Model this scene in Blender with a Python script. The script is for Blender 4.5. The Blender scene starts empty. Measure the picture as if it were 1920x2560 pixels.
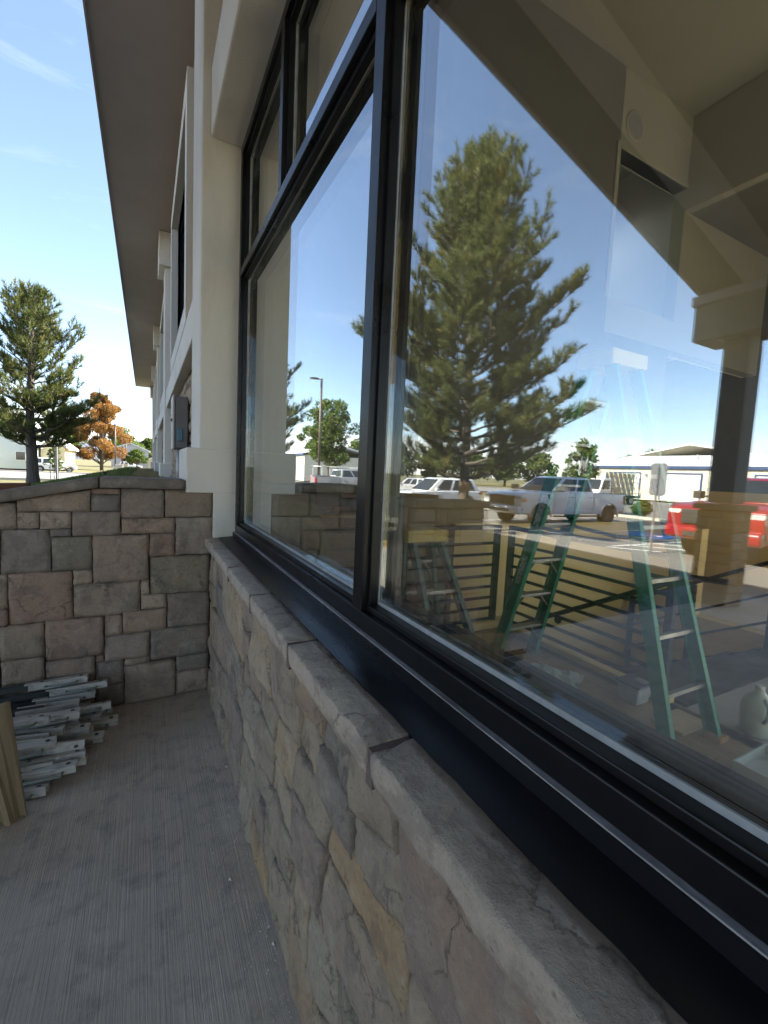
import bpy, bmesh, math, random
import numpy as np
from mathutils import Vector, Matrix, noise as mnoise

scene = bpy.context.scene
COL = scene.collection
R = math.radians

# ---------------------------------------------------------------- camera
CAM_H = 1.55
cam_d = bpy.data.cameras.new("camera")
cam = bpy.data.objects.new("camera", cam_d)
COL.objects.link(cam)
F = 1112.0
vy = Vector((-595, -125, F)).normalized()          # wall direction seen by the lens
vz = -Vector((-590, 12710, F)).normalized()
vx = vy.cross(vz).normalized()
vz = vx.cross(vy).normalized()
right = Vector((vx.x, vy.x, vz.x)); down = Vector((vx.y, vy.y, vz.y)); fwd = Vector((vx.z, vy.z, vz.z))
m = Matrix(((right.x, -down.x, -fwd.x, 0), (right.y, -down.y, -fwd.y, 0), (right.z, -down.z, -fwd.z, CAM_H), (0, 0, 0, 1)))
cam.matrix_world = m
cam_d.sensor_fit = 'HORIZONTAL'
cam_d.sensor_width = 36.0
cam_d.lens = 36.0 * F / 1920.0
cam_d.clip_start = 0.05
cam_d.clip_end = 20000
scene.camera = cam
scene.render.resolution_x = 768
scene.render.resolution_y = 1024

# ---------------------------------------------------------------- sky, sun, exposure
SUN_AZ = Vector((0.999, 0.035, 0)).normalized()      # horizontal direction towards the sun
SUN_EL = R(36)
world = bpy.data.worlds.new("World")
scene.world = world
world.use_nodes = True
nt = world.node_tree
nt.nodes.clear()
wo = nt.nodes.new('ShaderNodeOutputWorld')
bg = nt.nodes.new('ShaderNodeBackground')
sky = nt.nodes.new('ShaderNodeTexSky')
sky.sky_type = 'NISHITA'
sky.sun_disc = False
sky.sun_elevation = SUN_EL
sky.sun_rotation = math.atan2(SUN_AZ.x, SUN_AZ.y)
sky.altitude = 1300
sky.air_density = 1.0
sky.dust_density = 1.5
sky.ozone_density = 1.0
bg.inputs['Strength'].default_value = 0.10
# thin clouds: a low cumulus band round the horizon and a few high wisps, everywhere alike
tc = nt.nodes.new('ShaderNodeTexCoord')
sep = nt.nodes.new('ShaderNodeSeparateXYZ')
nt.links.new(tc.outputs['Generated'], sep.inputs[0])
mp = nt.nodes.new('ShaderNodeMapping'); mp.inputs['Scale'].default_value = (9, 9, 26)
nt.links.new(tc.outputs['Generated'], mp.inputs[0])
n1 = nt.nodes.new('ShaderNodeTexNoise'); n1.inputs['Scale'].default_value = 1.6; n1.inputs['Detail'].default_value = 7; n1.inputs['Roughness'].default_value = 0.55
nt.links.new(mp.outputs[0], n1.inputs['Vector'])
band = nt.nodes.new('ShaderNodeValToRGB')
cr = band.color_ramp
cr.elements[0].position = 0.0; cr.elements[0].color = (1, 1, 1, 1)
cr.elements[1].position = 0.14; cr.elements[1].color = (0, 0, 0, 1)
e = cr.elements.new(0.055); e.color = (0.85, 0.85, 0.85, 1)
nt.links.new(sep.outputs['Z'], band.inputs[0])
def wmath(op, a, b=None):
    n = nt.nodes.new('ShaderNodeMath'); n.operation = op
    for i, v in enumerate((a, b)):
        if v is None: continue
        if isinstance(v, (int, float)): n.inputs[i].default_value = v
        else: nt.links.new(v, n.inputs[i])
    return n.outputs[0]
lowc = wmath('ADD', band.outputs[0], n1.outputs[0])
lowr = nt.nodes.new('ShaderNodeMapRange'); lowr.inputs[1].default_value = 1.02; lowr.inputs[2].default_value = 1.16
nt.links.new(lowc, lowr.inputs[0])
mp2 = nt.nodes.new('ShaderNodeMapping'); mp2.inputs['Scale'].default_value = (1.1, 2.8, 7); mp2.inputs['Rotation'].default_value = (0, 0, 0.5)
nt.links.new(tc.outputs['Generated'], mp2.inputs[0])
n2 = nt.nodes.new('ShaderNodeTexNoise'); n2.inputs['Scale'].default_value = 2.4; n2.inputs['Detail'].default_value = 8; n2.inputs['Roughness'].default_value = 0.62; n2.inputs['Distortion'].default_value = 0.8
nt.links.new(mp2.outputs[0], n2.inputs['Vector'])
wr = nt.nodes.new('ShaderNodeMapRange'); wr.inputs[1].default_value = 0.55; wr.inputs[2].default_value = 0.85; wr.inputs[4].default_value = 0.13
nt.links.new(n2.outputs[0], wr.inputs[0])
tot = wmath('MAXIMUM', wmath('MULTIPLY', lowr.outputs[0], 0.6), wr.outputs[0])
mixc = nt.nodes.new('ShaderNodeMixRGB')
mixc.inputs[2].default_value = (6.0, 5.9, 6.0, 1)
nt.links.new(tot, mixc.inputs[0])
nt.links.new(sky.outputs[0], mixc.inputs[1])
nt.links.new(mixc.outputs[0], bg.inputs[0])
nt.links.new(bg.outputs[0], wo.inputs[0])

sun_d = bpy.data.lights.new("sun", 'SUN')
sun_d.energy = 5.0
sun_d.angle = R(0.5)
sun_d.color = (1.0, 0.94, 0.84)
sun = bpy.data.objects.new("sun", sun_d)
COL.objects.link(sun)
to_sun = Vector((SUN_AZ.x * math.cos(SUN_EL), SUN_AZ.y * math.cos(SUN_EL), math.sin(SUN_EL)))
sun.rotation_euler = to_sun.to_track_quat('Z', 'Y').to_euler()
sun.location = (0, 0, 30)

vs = scene.view_settings
vs.view_transform = 'Standard'
vs.look = 'None'
vs.exposure = 2.22
vs.gamma = 1.0
vs.use_white_balance = True          # the phone's own white balance
vs.white_balance_temperature = 6850
vs.white_balance_tint = 10
vs.use_curve_mapping = False
cy = scene.cycles
cy.max_bounces = 10
cy.diffuse_bounces = 5
cy.glossy_bounces = 5
cy.transmission_bounces = 6
cy.transparent_max_bounces = 16
cy.caustics_reflective = False
cy.caustics_refractive = False
cy.use_denoising = True
cy.sample_clamp_indirect = 6.0

# ---------------------------------------------------------------- helpers
class MB:
    """collects shapes into one mesh"""
    def __init__(self): self.v = []; self.f = []
    def add(self, vs_, fs):
        o = len(self.v); self.v.extend([tuple(p) for p in vs_]); self.f.extend([tuple(i + o for i in f) for f in fs]); return self
    def box(self, x0, x1, y0, y1, z0, z1):
        x0, x1 = min(x0, x1), max(x0, x1); y0, y1 = min(y0, y1), max(y0, y1); z0, z1 = min(z0, z1), max(z0, z1)
        return self.add([(x0, y0, z0), (x1, y0, z0), (x1, y1, z0), (x0, y1, z0), (x0, y0, z1), (x1, y0, z1), (x1, y1, z1), (x0, y1, z1)],
                        [(0, 3, 2, 1), (4, 5, 6, 7), (0, 1, 5, 4), (1, 2, 6, 5), (2, 3, 7, 6), (3, 0, 4, 7)])
    def prism(self, poly, axis, a, b):
        """poly in the two other axes (in x,y,z order), extruded from a to b along axis"""
        n = len(poly); vs_ = []
        for t in (a, b):
            for p, q in poly:
                vs_.append((t, p, q) if axis == 'x' else (p, t, q) if axis == 'y' else (p, q, t))
        fs = [tuple(range(n))[::-1], tuple(range(n, 2 * n))] + [(i, (i + 1) % n, n + (i + 1) % n, n + i) for i in range(n)]
        return self.add(vs_, fs)
    def tube(self, pts, r, n=8, cap=True):
        pts = [Vector(p) for p in pts]; k = len(pts)
        rs = r if isinstance(r, (list, tuple)) else [r] * k
        vs_ = []; up = None
        for i, p in enumerate(pts):
            d = (pts[min(i + 1, k - 1)] - pts[max(i - 1, 0)]).normalized()
            if up is None: up = Vector((0, 0, 1)) if abs(d.z) < 0.9 else Vector((1, 0, 0))
            a = d.cross(up).normalized(); b = a.cross(d).normalized(); up = b
            for j in range(n):
                t = 2 * math.pi * (j + 0.5) / n
                vs_.append(p + a * (math.cos(t) * rs[i]) + b * (math.sin(t) * rs[i]))
        fs = []
        for i in range(k - 1):
            for j in range(n):
                fs.append((i * n + j, i * n + (j + 1) % n, (i + 1) * n + (j + 1) % n, (i + 1) * n + j))
        if cap: fs += [tuple(range(n))[::-1], tuple((k - 1) * n + j for j in range(n))]
        return self.add(vs_, fs)
    def bar(self, p, q, w, h, up=(0, 0, 1)):
        """rectangular bar from p to q, w sideways, h along up"""
        p = Vector(p); q = Vector(q); d = (q - p).normalized(); a = d.cross(Vector(up)).normalized(); b = a.cross(d).normalized()
        vs_ = [c + a * sx * w / 2 + b * sz * h / 2 for c in (p, q) for sx, sz in ((-1, -1), (1, -1), (1, 1), (-1, 1))]
        return self.add(vs_, [(0, 1, 2, 3), (4, 7, 6, 5), (0, 4, 5, 1), (1, 5, 6, 2), (2, 6, 7, 3), (3, 7, 4, 0)])
    def disc(self, c, axis, r, t, n=24, r2=None):
        c = Vector(c); ax = Vector(axis).normalized()
        return self.tube([c - ax * t / 2, c + ax * t / 2], [r, r2 if r2 is not None else r], n)
    def lathe(self, c, axis, prof, n=28):
        """prof: (radius, offset along axis)"""
        c = Vector(c); ax = Vector(axis).normalized()
        t0 = Vector((0, 0, 1)) if abs(ax.z) < 0.9 else Vector((1, 0, 0)); a = ax.cross(t0).normalized(); b = ax.cross(a)
        vs_ = []
        for r, o in prof:
            for j in range(n):
                t = 2 * math.pi * j / n
                vs_.append(c + ax * o + a * (math.cos(t) * r) + b * (math.sin(t) * r))
        fs = [(i * n + j, (i + 1) * n + j, (i + 1) * n + (j + 1) % n, i * n + (j + 1) % n) for i in range(len(prof) - 1) for j in range(n)]
        return self.add(vs_, fs)
    def build(self, name, mat, parent=None, bevel=0, seg=2, smooth=False, origin=None, kind=None):
        me = bpy.data.meshes.new(name)
        vs_ = self.v
        if origin is not None:
            ox, oy, oz = origin; vs_ = [(x - ox, y - oy, z - oz) for x, y, z in vs_]
        me.from_pydata(vs_, [], self.f); me.update()
        bm = bmesh.new(); bm.from_mesh(me); bmesh.ops.recalc_face_normals(bm, faces=bm.faces); bm.to_mesh(me); bm.free()
        return mesh_obj(name, me, mat, parent, bevel, seg, smooth, origin, kind)

def mesh_obj(name, me, mat, parent=None, bevel=0, seg=2, smooth=False, origin=None, kind=None):
    ob = bpy.data.objects.new(name, me); COL.objects.link(ob)
    if mat: me.materials.append(mat)
    if origin is not None: ob.location = origin
    if parent:
        ob.parent = parent
        if origin is not None:
            ob.matrix_parent_inverse = Matrix.Translation(-WLOC.get(parent.name, Vector((0, 0, 0))))
            WLOC[ob.name] = Vector(origin)
        elif parent.name in WLOC: ob.matrix_parent_inverse = Matrix.Translation(-WLOC[parent.name])
    elif origin is not None: WLOC[ob.name] = Vector(origin)
    if smooth: me.polygons.foreach_set('use_smooth', [True] * len(me.polygons))
    if bevel:
        b = ob.modifiers.new('bevel', 'BEVEL'); b.width = bevel; b.segments = seg; b.limit_method = 'ANGLE'; b.angle_limit = R(35); b.use_clamp_overlap = True
        if smooth: b.harden_normals = False
    if kind: ob['kind'] = kind
    return ob
WLOC = {}

def thing(name, label, cat, loc=(0, 0, 0), group=None, world_children=True):
    """Empty at a thing's base; with world_children its parts are given in world coordinates"""
    o = bpy.data.objects.new(name, None); COL.objects.link(o); o.empty_display_size = 0.2
    o.location = loc; o['label'] = label; o['category'] = cat
    if group: o['group'] = group
    if world_children: WLOC[o.name] = Vector(loc)
    return o
def tag(o, label, cat, group=None, kind=None):
    o['label'] = label; o['category'] = cat
    if group: o['group'] = group
    if kind: o['kind'] = kind
    return o
def struct(o): o['kind'] = 'structure'; return o
def copy_tree(o, parent=None):
    c = o.copy(); COL.objects.link(c)
    if parent: c.parent = parent
    for ch in o.children: copy_tree(ch, c)
    return c

# ---------------------------------------------------------------- materials
def new_mat(name):
    m_ = bpy.data.materials.new(name); m_.use_nodes = True
    return m_, m_.node_tree, m_.node_tree.nodes['Principled BSDF']
def L(nt_, a, b): nt_.links.new(a, b)
def N(nt_, t, **kw):
    n = nt_.nodes.new(t)
    for k, v in kw.items():
        if k in n.inputs: n.inputs[k].default_value = v
        else: setattr(n, k, v)
    return n
def ramp(nt_, stops, interp='LINEAR'):
    n = nt_.nodes.new('ShaderNodeValToRGB'); c = n.color_ramp; c.interpolation = interp
    while len(c.elements) > 1: c.elements.remove(c.elements[-1])
    c.elements[0].position = stops[0][0]; c.elements[0].color = (*stops[0][1], 1)
    for p, col in stops[1:]:
        e_ = c.elements.new(p); e_.color = (*col, 1)
    return n
def coords(nt_, scale=(1, 1, 1), rot=(0, 0, 0), obj_random=False):
    t = nt_.nodes.new('ShaderNodeTexCoord'); out = t.outputs['Object']
    if obj_random:
        oi = nt_.nodes.new('ShaderNodeObjectInfo'); a = N(nt_, 'ShaderNodeVectorMath', operation='MULTIPLY_ADD')
        L(nt_, oi.outputs['Random'], a.inputs[0]); a.inputs[1].default_value = (37, 53, 71); L(nt_, out, a.inputs[2]); out = a.outputs[0]
    mp_ = nt_.nodes.new('ShaderNodeMapping'); mp_.inputs['Scale'].default_value = scale; mp_.inputs['Rotation'].default_value = rot
    L(nt_, out, mp_.inputs[0]); return mp_.outputs[0]
def mix(nt_, f, a, b, t='MIX'):
    n = nt_.nodes.new('ShaderNodeMixRGB'); n.blend_type = t
    for i, v in enumerate((f, a, b)):
        if isinstance(v, (int, float)): n.inputs[i].default_value = v
        elif isinstance(v, tuple): n.inputs[i].default_value = (*v, 1)
        else: L(nt_, v, n.inputs[i])
    return n.outputs[0]
def maprange(nt_, v, a, b, c=0, d=1):
    n = nt_.nodes.new('ShaderNodeMapRange'); L(nt_, v, n.inputs[0])
    for i, x in enumerate((a, b, c, d)): n.inputs[i + 1].default_value = x
    return n.outputs[0]
def bump(nt_, h, strength, dist, prev=None):
    b = N(nt_, 'ShaderNodeBump', Strength=strength, Distance=dist); L(nt_, h, b.inputs['Height'])
    if prev is not None: L(nt_, prev, b.inputs['Normal'])
    return b.outputs[0]

def surf(name, c1, c2, scale=4.0, rough=0.7, metal=0.0, bump_s=0.2, bump_scale=60.0, bump_d=0.004, vec=(1, 1, 1), detail=5, coat=0.0, rvar=0.12, spec=0.5, rnd=False, dirt=None, dirt_scale=1.3):
    """painted / stucco / plastic style surface: two tones of noise, fine relief, uneven gloss"""
    m_, t, p = new_mat(name)
    co = coords(t, vec, obj_random=rnd)
    n = N(t, 'ShaderNodeTexNoise', Scale=scale, Detail=detail, Roughness=0.6); L(t, co, n.inputs['Vector'])
    col = mix(t, maprange(t, n.outputs[0], 0.3, 0.7), c1, c2)
    if dirt is not None:
        d = N(t, 'ShaderNodeTexNoise', Scale=dirt_scale, Detail=8, Roughness=0.7, Distortion=0.4); L(t, co, d.inputs['Vector'])
        col = mix(t, maprange(t, d.outputs[0], 0.52, 0.75, 0, 0.75), col, dirt)
    L(t, col, p.inputs['Base Color'])
    p.inputs['Metallic'].default_value = metal
    p.inputs['Specular IOR Level'].default_value = spec
    L(t, maprange(t, n.outputs[0], 0.2, 0.8, max(0.02, rough - rvar), min(1, rough + rvar)), p.inputs['Roughness'])
    p.inputs['Coat Weight'].default_value = coat
    p.inputs['Coat Roughness'].default_value = 0.04
    if bump_s:
        nb = N(t, 'ShaderNodeTexNoise', Scale=bump_scale, Detail=4); L(t, co, nb.inputs['Vector'])
        L(t, bump(t, nb.outputs[0], bump_s, bump_d), p.inputs['Normal'])
    return m_

def stone_mat(name, stops, dark=1.0, rnd=True):
    """cast stone: each stone its own tone, blotches of others inside, chips, veins and pits in relief"""
    m_, t, p = new_mat(name)
    co = coords(t, obj_random=rnd)
    oi = t.nodes.new('ShaderNodeObjectInfo')
    rp = ramp(t, stops); L(t, oi.outputs['Random'], rp.inputs[0])
    n1_ = N(t, 'ShaderNodeTexNoise', Scale=4.5, Detail=5, Roughness=0.6, Distortion=0.6); L(t, co, n1_.inputs['Vector'])
    rp2 = ramp(t, stops); a = N(t, 'ShaderNodeMath', operation='MULTIPLY_ADD'); L(t, n1_.outputs[0], a.inputs[0]); a.inputs[1].default_value = 1.5
    sub = N(t, 'ShaderNodeMath', operation='SUBTRACT'); L(t, oi.outputs['Random'], sub.inputs[0]); sub.inputs[1].default_value = 0.75
    fr = N(t, 'ShaderNodeMath', operation='FRACT'); L(t, sub.outputs[0], a.inputs[2]); L(t, a.outputs[0], fr.inputs[0]); L(t, fr.outputs[0], rp2.inputs[0])
    n2_ = N(t, 'ShaderNodeTexNoise', Scale=3.1, Detail=6, Roughness=0.65); L(t, co, n2_.inputs['Vector'])
    col = mix(t, maprange(t, n2_.outputs[0], 0.38, 0.66, 0, 0.55), rp.outputs[0], rp2.outputs[0])
    n3_ = N(t, 'ShaderNodeTexNoise', Scale=46, Detail=6, Roughness=0.75); L(t, co, n3_.inputs['Vector'])
    col = mix(t, maprange(t, n3_.outputs[0], 0.3, 0.75, 0.30, 0.0), col, (0.06, 0.052, 0.045))
    nl = N(t, 'ShaderNodeTexNoise', Scale=8, Detail=6, Roughness=0.7); L(t, co, nl.inputs['Vector'])
    col = mix(t, maprange(t, nl.outputs[0], 0.56, 0.74, 0, 0.45), col, (0.55, 0.49, 0.40))
    if dark != 1.0: col = mix(t, 1.0, col, (dark, dark, dark), 'MULTIPLY')
    L(t, col, p.inputs['Base Color'])
    p.inputs['Roughness'].default_value = 0.85
    p.inputs['Specular IOR Level'].default_value = 0.3
    # relief
    w = N(t, 'ShaderNodeTexNoise', Scale=8, Detail=10, Roughness=0.66, Distortion=0.3); L(t, co, w.inputs['Vector'])
    vo = N(t, 'ShaderNodeTexVoronoi', feature='DISTANCE_TO_EDGE', Scale=5.0)
    wv = N(t, 'ShaderNodeVectorMath', operation='MULTIPLY_ADD'); L(t, w.outputs['Color'], wv.inputs[0]); wv.inputs[1].default_value = (0.22, 0.22, 0.22); L(t, co, wv.inputs[2]); L(t, wv.outputs[0], vo.inputs['Vector'])
    crack = maprange(t, vo.outputs['Distance'], 0.0, 0.035, 0, 1)
    gate = N(t, 'ShaderNodeTexNoise', Scale=3.3, Detail=2); L(t, co, gate.inputs['Vector'])
    g2 = maprange(t, gate.outputs[0], 0.5, 0.58, 1, 0)
    mx = N(t, 'ShaderNodeMath', operation='MAXIMUM'); L(t, crack, mx.inputs[0]); L(t, g2, mx.inputs[1])
    col2 = mix(t, maprange(t, mx.outputs[0], 0.0, 0.9, 0.55, 0.0), col, (0.05, 0.043, 0.038))
    pit = N(t, 'ShaderNodeTexVoronoi', Scale=38.0); L(t, co, pit.inputs['Vector'])
    col2 = mix(t, maprange(t, pit.outputs['Distance'], 0.05, 0.16, 0.5, 0.0), col2, (0.07, 0.06, 0.05))
    ve = maprange(t, w.outputs[0], 0.40, 0.47, 0.35, 0.0); col2 = mix(t, ve, col2, (0.12, 0.10, 0.09))
    L(t, col2, p.inputs['Base Color'])
    b = bump(t, w.outputs[0], 0.9, 0.03)
    b = bump(t, mx.outputs[0], 0.4, 0.005, b)
    n4_ = N(t, 'ShaderNodeTexNoise', Scale=130, Detail=4, Roughness=0.7); L(t, co, n4_.inputs['Vector'])
    b = bump(t, n3_.outputs[0], 0.75, 0.009, b); b = bump(t, n4_.outputs[0], 0.5, 0.003, b)
    L(t, b, p.inputs['Normal'])
    return m_

WARM = [(0.0, (0.42, 0.335, 0.24)), (0.13, (0.33, 0.27, 0.205)), (0.26, (0.46, 0.375, 0.275)), (0.38, (0.24, 0.21, 0.185)), (0.48, (0.36, 0.275, 0.22)), (0.60, (0.44, 0.355, 0.255)), (0.72, (0.47, 0.325, 0.18)), (0.80, (0.31, 0.235, 0.20)), (0.90, (0.39, 0.32, 0.24)), (1.0, (0.20, 0.18, 0.17))]
COOL = [(0.0, (0.50, 0.385, 0.285)), (0.18, (0.38, 0.295, 0.225)), (0.34, (0.54, 0.42, 0.315)), (0.48, (0.24, 0.205, 0.185)), (0.60, (0.47, 0.345, 0.25)), (0.72, (0.36, 0.225, 0.175)), (0.86, (0.31, 0.265, 0.19)), (1.0, (0.20, 0.175, 0.165))]
M = {}
M['stone_warm'] = stone_mat('stone_warm', WARM)
M['stone_cool'] = stone_mat('stone_cool', COOL)
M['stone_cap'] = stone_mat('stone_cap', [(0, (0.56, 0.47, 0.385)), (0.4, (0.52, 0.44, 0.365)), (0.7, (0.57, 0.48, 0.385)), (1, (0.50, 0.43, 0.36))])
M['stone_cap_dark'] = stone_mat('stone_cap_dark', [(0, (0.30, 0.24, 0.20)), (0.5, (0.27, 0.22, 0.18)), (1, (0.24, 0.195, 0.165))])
M['mortar'] = surf('mortar', (0.05, 0.043, 0.038), (0.085, 0.072, 0.062), 20, 0.95, bump_s=0.6, bump_scale=90)
M['mortar_red'] = surf('mortar_red', (0.11, 0.075, 0.072), (0.16, 0.115, 0.105), 30, 0.95, bump_s=0.8, bump_scale=120)
M['stucco'] = surf('stucco', (0.68, 0.655, 0.60), (0.64, 0.615, 0.565), 1.6, 0.88, bump_s=0.6, bump_scale=150, bump_d=0.004, vec=(1, 1, 0.4), dirt=(0.50, 0.465, 0.41), dirt_scale=1.4)
M['stucco_tan'] = surf('stucco_tan', (0.42, 0.33, 0.26), (0.38, 0.30, 0.235), 1.4, 0.9, bump_s=0.45, bump_scale=150, bump_d=0.003)
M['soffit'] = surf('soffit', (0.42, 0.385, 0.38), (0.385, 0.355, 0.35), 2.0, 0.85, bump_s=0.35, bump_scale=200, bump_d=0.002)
M['black_metal'] = surf('black_metal', (0.005, 0.005, 0.006), (0.008, 0.008, 0.009), 5, 0.32, bump_s=0.02, bump_scale=300, bump_d=0.001, spec=0.28)
M['rail_black'] = surf('rail_black', (0.008, 0.008, 0.008), (0.012, 0.012, 0.012), 5, 0.6, bump_s=0.03, spec=0.25)
M['black_sill'] = surf('black_sill', (0.007, 0.007, 0.009), (0.011, 0.011, 0.013), 3, 0.34, rvar=0.2, bump_s=0.05, bump_scale=220, bump_d=0.001, vec=(1, 0.3, 1), spec=0.3, dirt=(0.003, 0.003, 0.003), dirt_scale=3.5)
M['gasket'] = surf('gasket', (0.35, 0.38, 0.40), (0.24, 0.26, 0.28), 30, 0.45, bump_s=0.1)
M['ledge'] = surf('ledge', (0.40, 0.385, 0.40), (0.24, 0.23, 0.235), 28, 0.75, bump_s=0.4, bump_scale=150, vec=(1, 0.25, 1), dirt=(0.03, 0.028, 0.028), dirt_scale=12)
M['foil'] = surf('foil', (0.16, 0.155, 0.15), (0.13, 0.127, 0.123), 5, 0.6)

def concrete_broom():
    m_, t, p = new_mat('broomed_concrete')
    co = coords(t)
    st = coords(t, (150, 2.2, 1)); n = N(t, 'ShaderNodeTexNoise', Scale=1.0, Detail=6, Roughness=0.75); L(t, st, n.inputs['Vector'])
    st2 = coords(t, (28, 0.7, 1)); nb_ = N(t, 'ShaderNodeTexNoise', Scale=1.0, Detail=4, Roughness=0.6); L(t, st2, nb_.inputs['Vector'])
    pa = N(t, 'ShaderNodeTexNoise', Scale=2.3, Detail=8, Roughness=0.68); L(t, co, pa.inputs['Vector'])
    pb = N(t, 'ShaderNodeTexNoise', Scale=9, Detail=6, Roughness=0.7); L(t, co, pb.inputs['Vector'])
    col = mix(t, maprange(t, pa.outputs[0], 0.3, 0.7), (0.60, 0.495, 0.385), (0.78, 0.66, 0.53))
    col = mix(t, maprange(t, n.outputs[0], 0.36, 0.66, 0.28, 0), col, (0.20, 0.19, 0.18))
    col = mix(t, maprange(t, nb_.outputs[0], 0.4, 0.7, 0.2, 0), col, (0.22, 0.21, 0.20))
    col = mix(t, maprange(t, pb.outputs[0], 0.50, 0.72, 0, 0.6), col, (0.20, 0.185, 0.165))
    sp = N(t, 'ShaderNodeTexNoise', Scale=70, Detail=2); L(t, co, sp.inputs['Vector'])
    col = mix(t, maprange(t, sp.outputs[0], 0.74, 0.78, 0, 0.8), col, (0.42, 0.41, 0.39))
    L(t, col, p.inputs['Base Color']); p.inputs['Roughness'].default_value = 0.9; p.inputs['Specular IOR Level'].default_value = 0.25
    b = bump(t, n.outputs[0], 0.7, 0.006); b = bump(t, pb.outputs[0], 0.25, 0.006, b)
    L(t, b, p.inputs['Normal']); return m_
M['concrete'] = concrete_broom()
M['sidewalk'] = surf('sidewalk', (0.46, 0.44, 0.40), (0.40, 0.38, 0.35), 1.2, 0.9, bump_s=0.3, bump_scale=40)
M['asphalt'] = surf('asphalt', (0.22, 0.20, 0.175), (0.18, 0.165, 0.145), 0.35, 0.9, bump_s=0.4, bump_scale=60, dirt=(0.14, 0.135, 0.13), dirt_scale=0.25)
M['road'] = surf('road', (0.25, 0.24, 0.235), (0.20, 0.195, 0.19), 0.2, 0.9, bump_s=0.3, bump_scale=40)
M['paint_white'] = surf('paint_white', (0.75, 0.75, 0.73), (0.6, 0.6, 0.58), 5, 0.7, bump_s=0.1)
M['paint_blue'] = surf('paint_blue', (0.03, 0.10, 0.42), (0.05, 0.13, 0.45), 5, 0.7, bump_s=0.1)
M['kerb'] = surf('kerb', (0.46, 0.43, 0.36), (0.40, 0.375, 0.32), 2, 0.9, bump_s=0.3)
def grass_mat(name, a, b, c):
    m_, t, p = new_mat(name); co = coords(t)
    n = N(t, 'ShaderNodeTexNoise', Scale=0.35, Detail=6, Roughness=0.65); L(t, co, n.inputs['Vector'])
    n2_ = N(t, 'ShaderNodeTexNoise', Scale=14, Detail=6, Roughness=0.8); L(t, co, n2_.inputs['Vector'])
    col = mix(t, maprange(t, n.outputs[0], 0.35, 0.65), a, b); col = mix(t, maprange(t, n2_.outputs[0], 0.35, 0.7, 0, 0.6), col, c)
    L(t, col, p.inputs['Base Color']); p.inputs['Roughness'].default_value = 0.95
    L(t, bump(t, n2_.outputs[0], 0.8, 0.06), p.inputs['Normal']); return m_
M['lawn'] = grass_mat('lawn', (0.055, 0.095, 0.025), (0.085, 0.125, 0.035), (0.13, 0.14, 0.05))
M['ground'] = grass_mat('ground', (0.16, 0.135, 0.06), (0.10, 0.12, 0.04), (0.20, 0.16, 0.075))

def glass_mat():
    m_, t, p = new_mat('coated_glass'); t.nodes.remove(p)
    out = t.nodes['Material Output']
    fr = N(t, 'ShaderNodeFresnel', IOR=2.25); tr = N(t, 'ShaderNodeBsdfTransparent'); tr.inputs[0].default_value = (0.94, 0.97, 0.95, 1)
    gl = N(t, 'ShaderNodeBsdfGlossy', Roughness=0.0); gl.inputs[0].default_value = (0.95, 0.98, 1, 1)
    mx = t.nodes.new('ShaderNodeMixShader')
    # facing only: same value from both sides of the sheet
    lw = N(t, 'ShaderNodeLayerWeight', Blend=0.5)
    pw = N(t, 'ShaderNodeMath', operation='POWER'); L(t, lw.outputs['Facing'], pw.inputs[0]); pw.inputs[1].default_value = 3.2
    L(t, maprange(t, pw.outputs[0], 0, 1, 0.225, 0.96), mx.inputs[0])
    L(t, tr.outputs[0], mx.inputs[1]); L(t, gl.outputs[0], mx.inputs[2]); L(t, mx.outputs[0], out.inputs[0])
    t.nodes.remove(fr); return m_
M['glass'] = glass_mat()
M['dark_glass'] = surf('dark_glass', (0.012, 0.014, 0.018), (0.02, 0.022, 0.026), 2, 0.06, bump_s=0, rvar=0.02, spec=0.9)
M['car_glass'] = surf('car_glass', (0.03, 0.037, 0.042), (0.02, 0.026, 0.03), 2, 0.05, bump_s=0, rvar=0.02, spec=0.45)

def leaf_mat(name, stops, trans=0.35, rough=0.6):
    m_, t, p = new_mat(name)
    g = t.nodes.new('ShaderNodeNewGeometry'); rp = ramp(t, stops); 
    co = coords(t); n = N(t, 'ShaderNodeTexNoise', Scale=1.1, Detail=3); L(t, co, n.inputs['Vector'])
    a = N(t, 'ShaderNodeMath', operation='MULTIPLY_ADD'); L(t, g.outputs['Random Per Island'], a.inputs[0]); a.inputs[1].default_value = 0.55
    L(t, maprange(t, n.outputs[0], 0.3, 0.7, -0.05, 0.5), a.inputs[2]); L(t, a.outputs[0], rp.inputs[0])
    L(t, rp.outputs[0], p.inputs['Base Color']); p.inputs['Roughness'].default_value = rough; p.inputs['Specular IOR Level'].default_value = 0.35
    tl = t.nodes.new('ShaderNodeBsdfTranslucent'); L(t, rp.outputs[0], tl.inputs[0]); mx = t.nodes.new('ShaderNodeMixShader'); mx.inputs[0].default_value = trans
    L(t, p.outputs[0], mx.inputs[1]); L(t, tl.outputs[0], mx.inputs[2]); L(t, mx.outputs[0], t.nodes['Material Output'].inputs[0]); return m_
M['needles'] = leaf_mat('needles', [(0, (0.05, 0.08, 0.026)), (0.4, (0.10, 0.125, 0.036)), (0.75, (0.165, 0.175, 0.05)), (0.93, (0.21, 0.19, 0.06)), (1, (0.30, 0.17, 0.06))], 0.42)
M['leaf_green'] = leaf_mat('leaf_green', [(0, (0.05, 0.085, 0.02)), (0.5, (0.10, 0.15, 0.03)), (1, (0.17, 0.20, 0.05))], 0.45)
M['leaf_orange'] = leaf_mat('leaf_orange', [(0, (0.20, 0.09, 0.02)), (0.5, (0.30, 0.15, 0.045)), (0.85, (0.36, 0.22, 0.07)), (1, (0.22, 0.20, 0.05))], 0.45)
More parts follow.
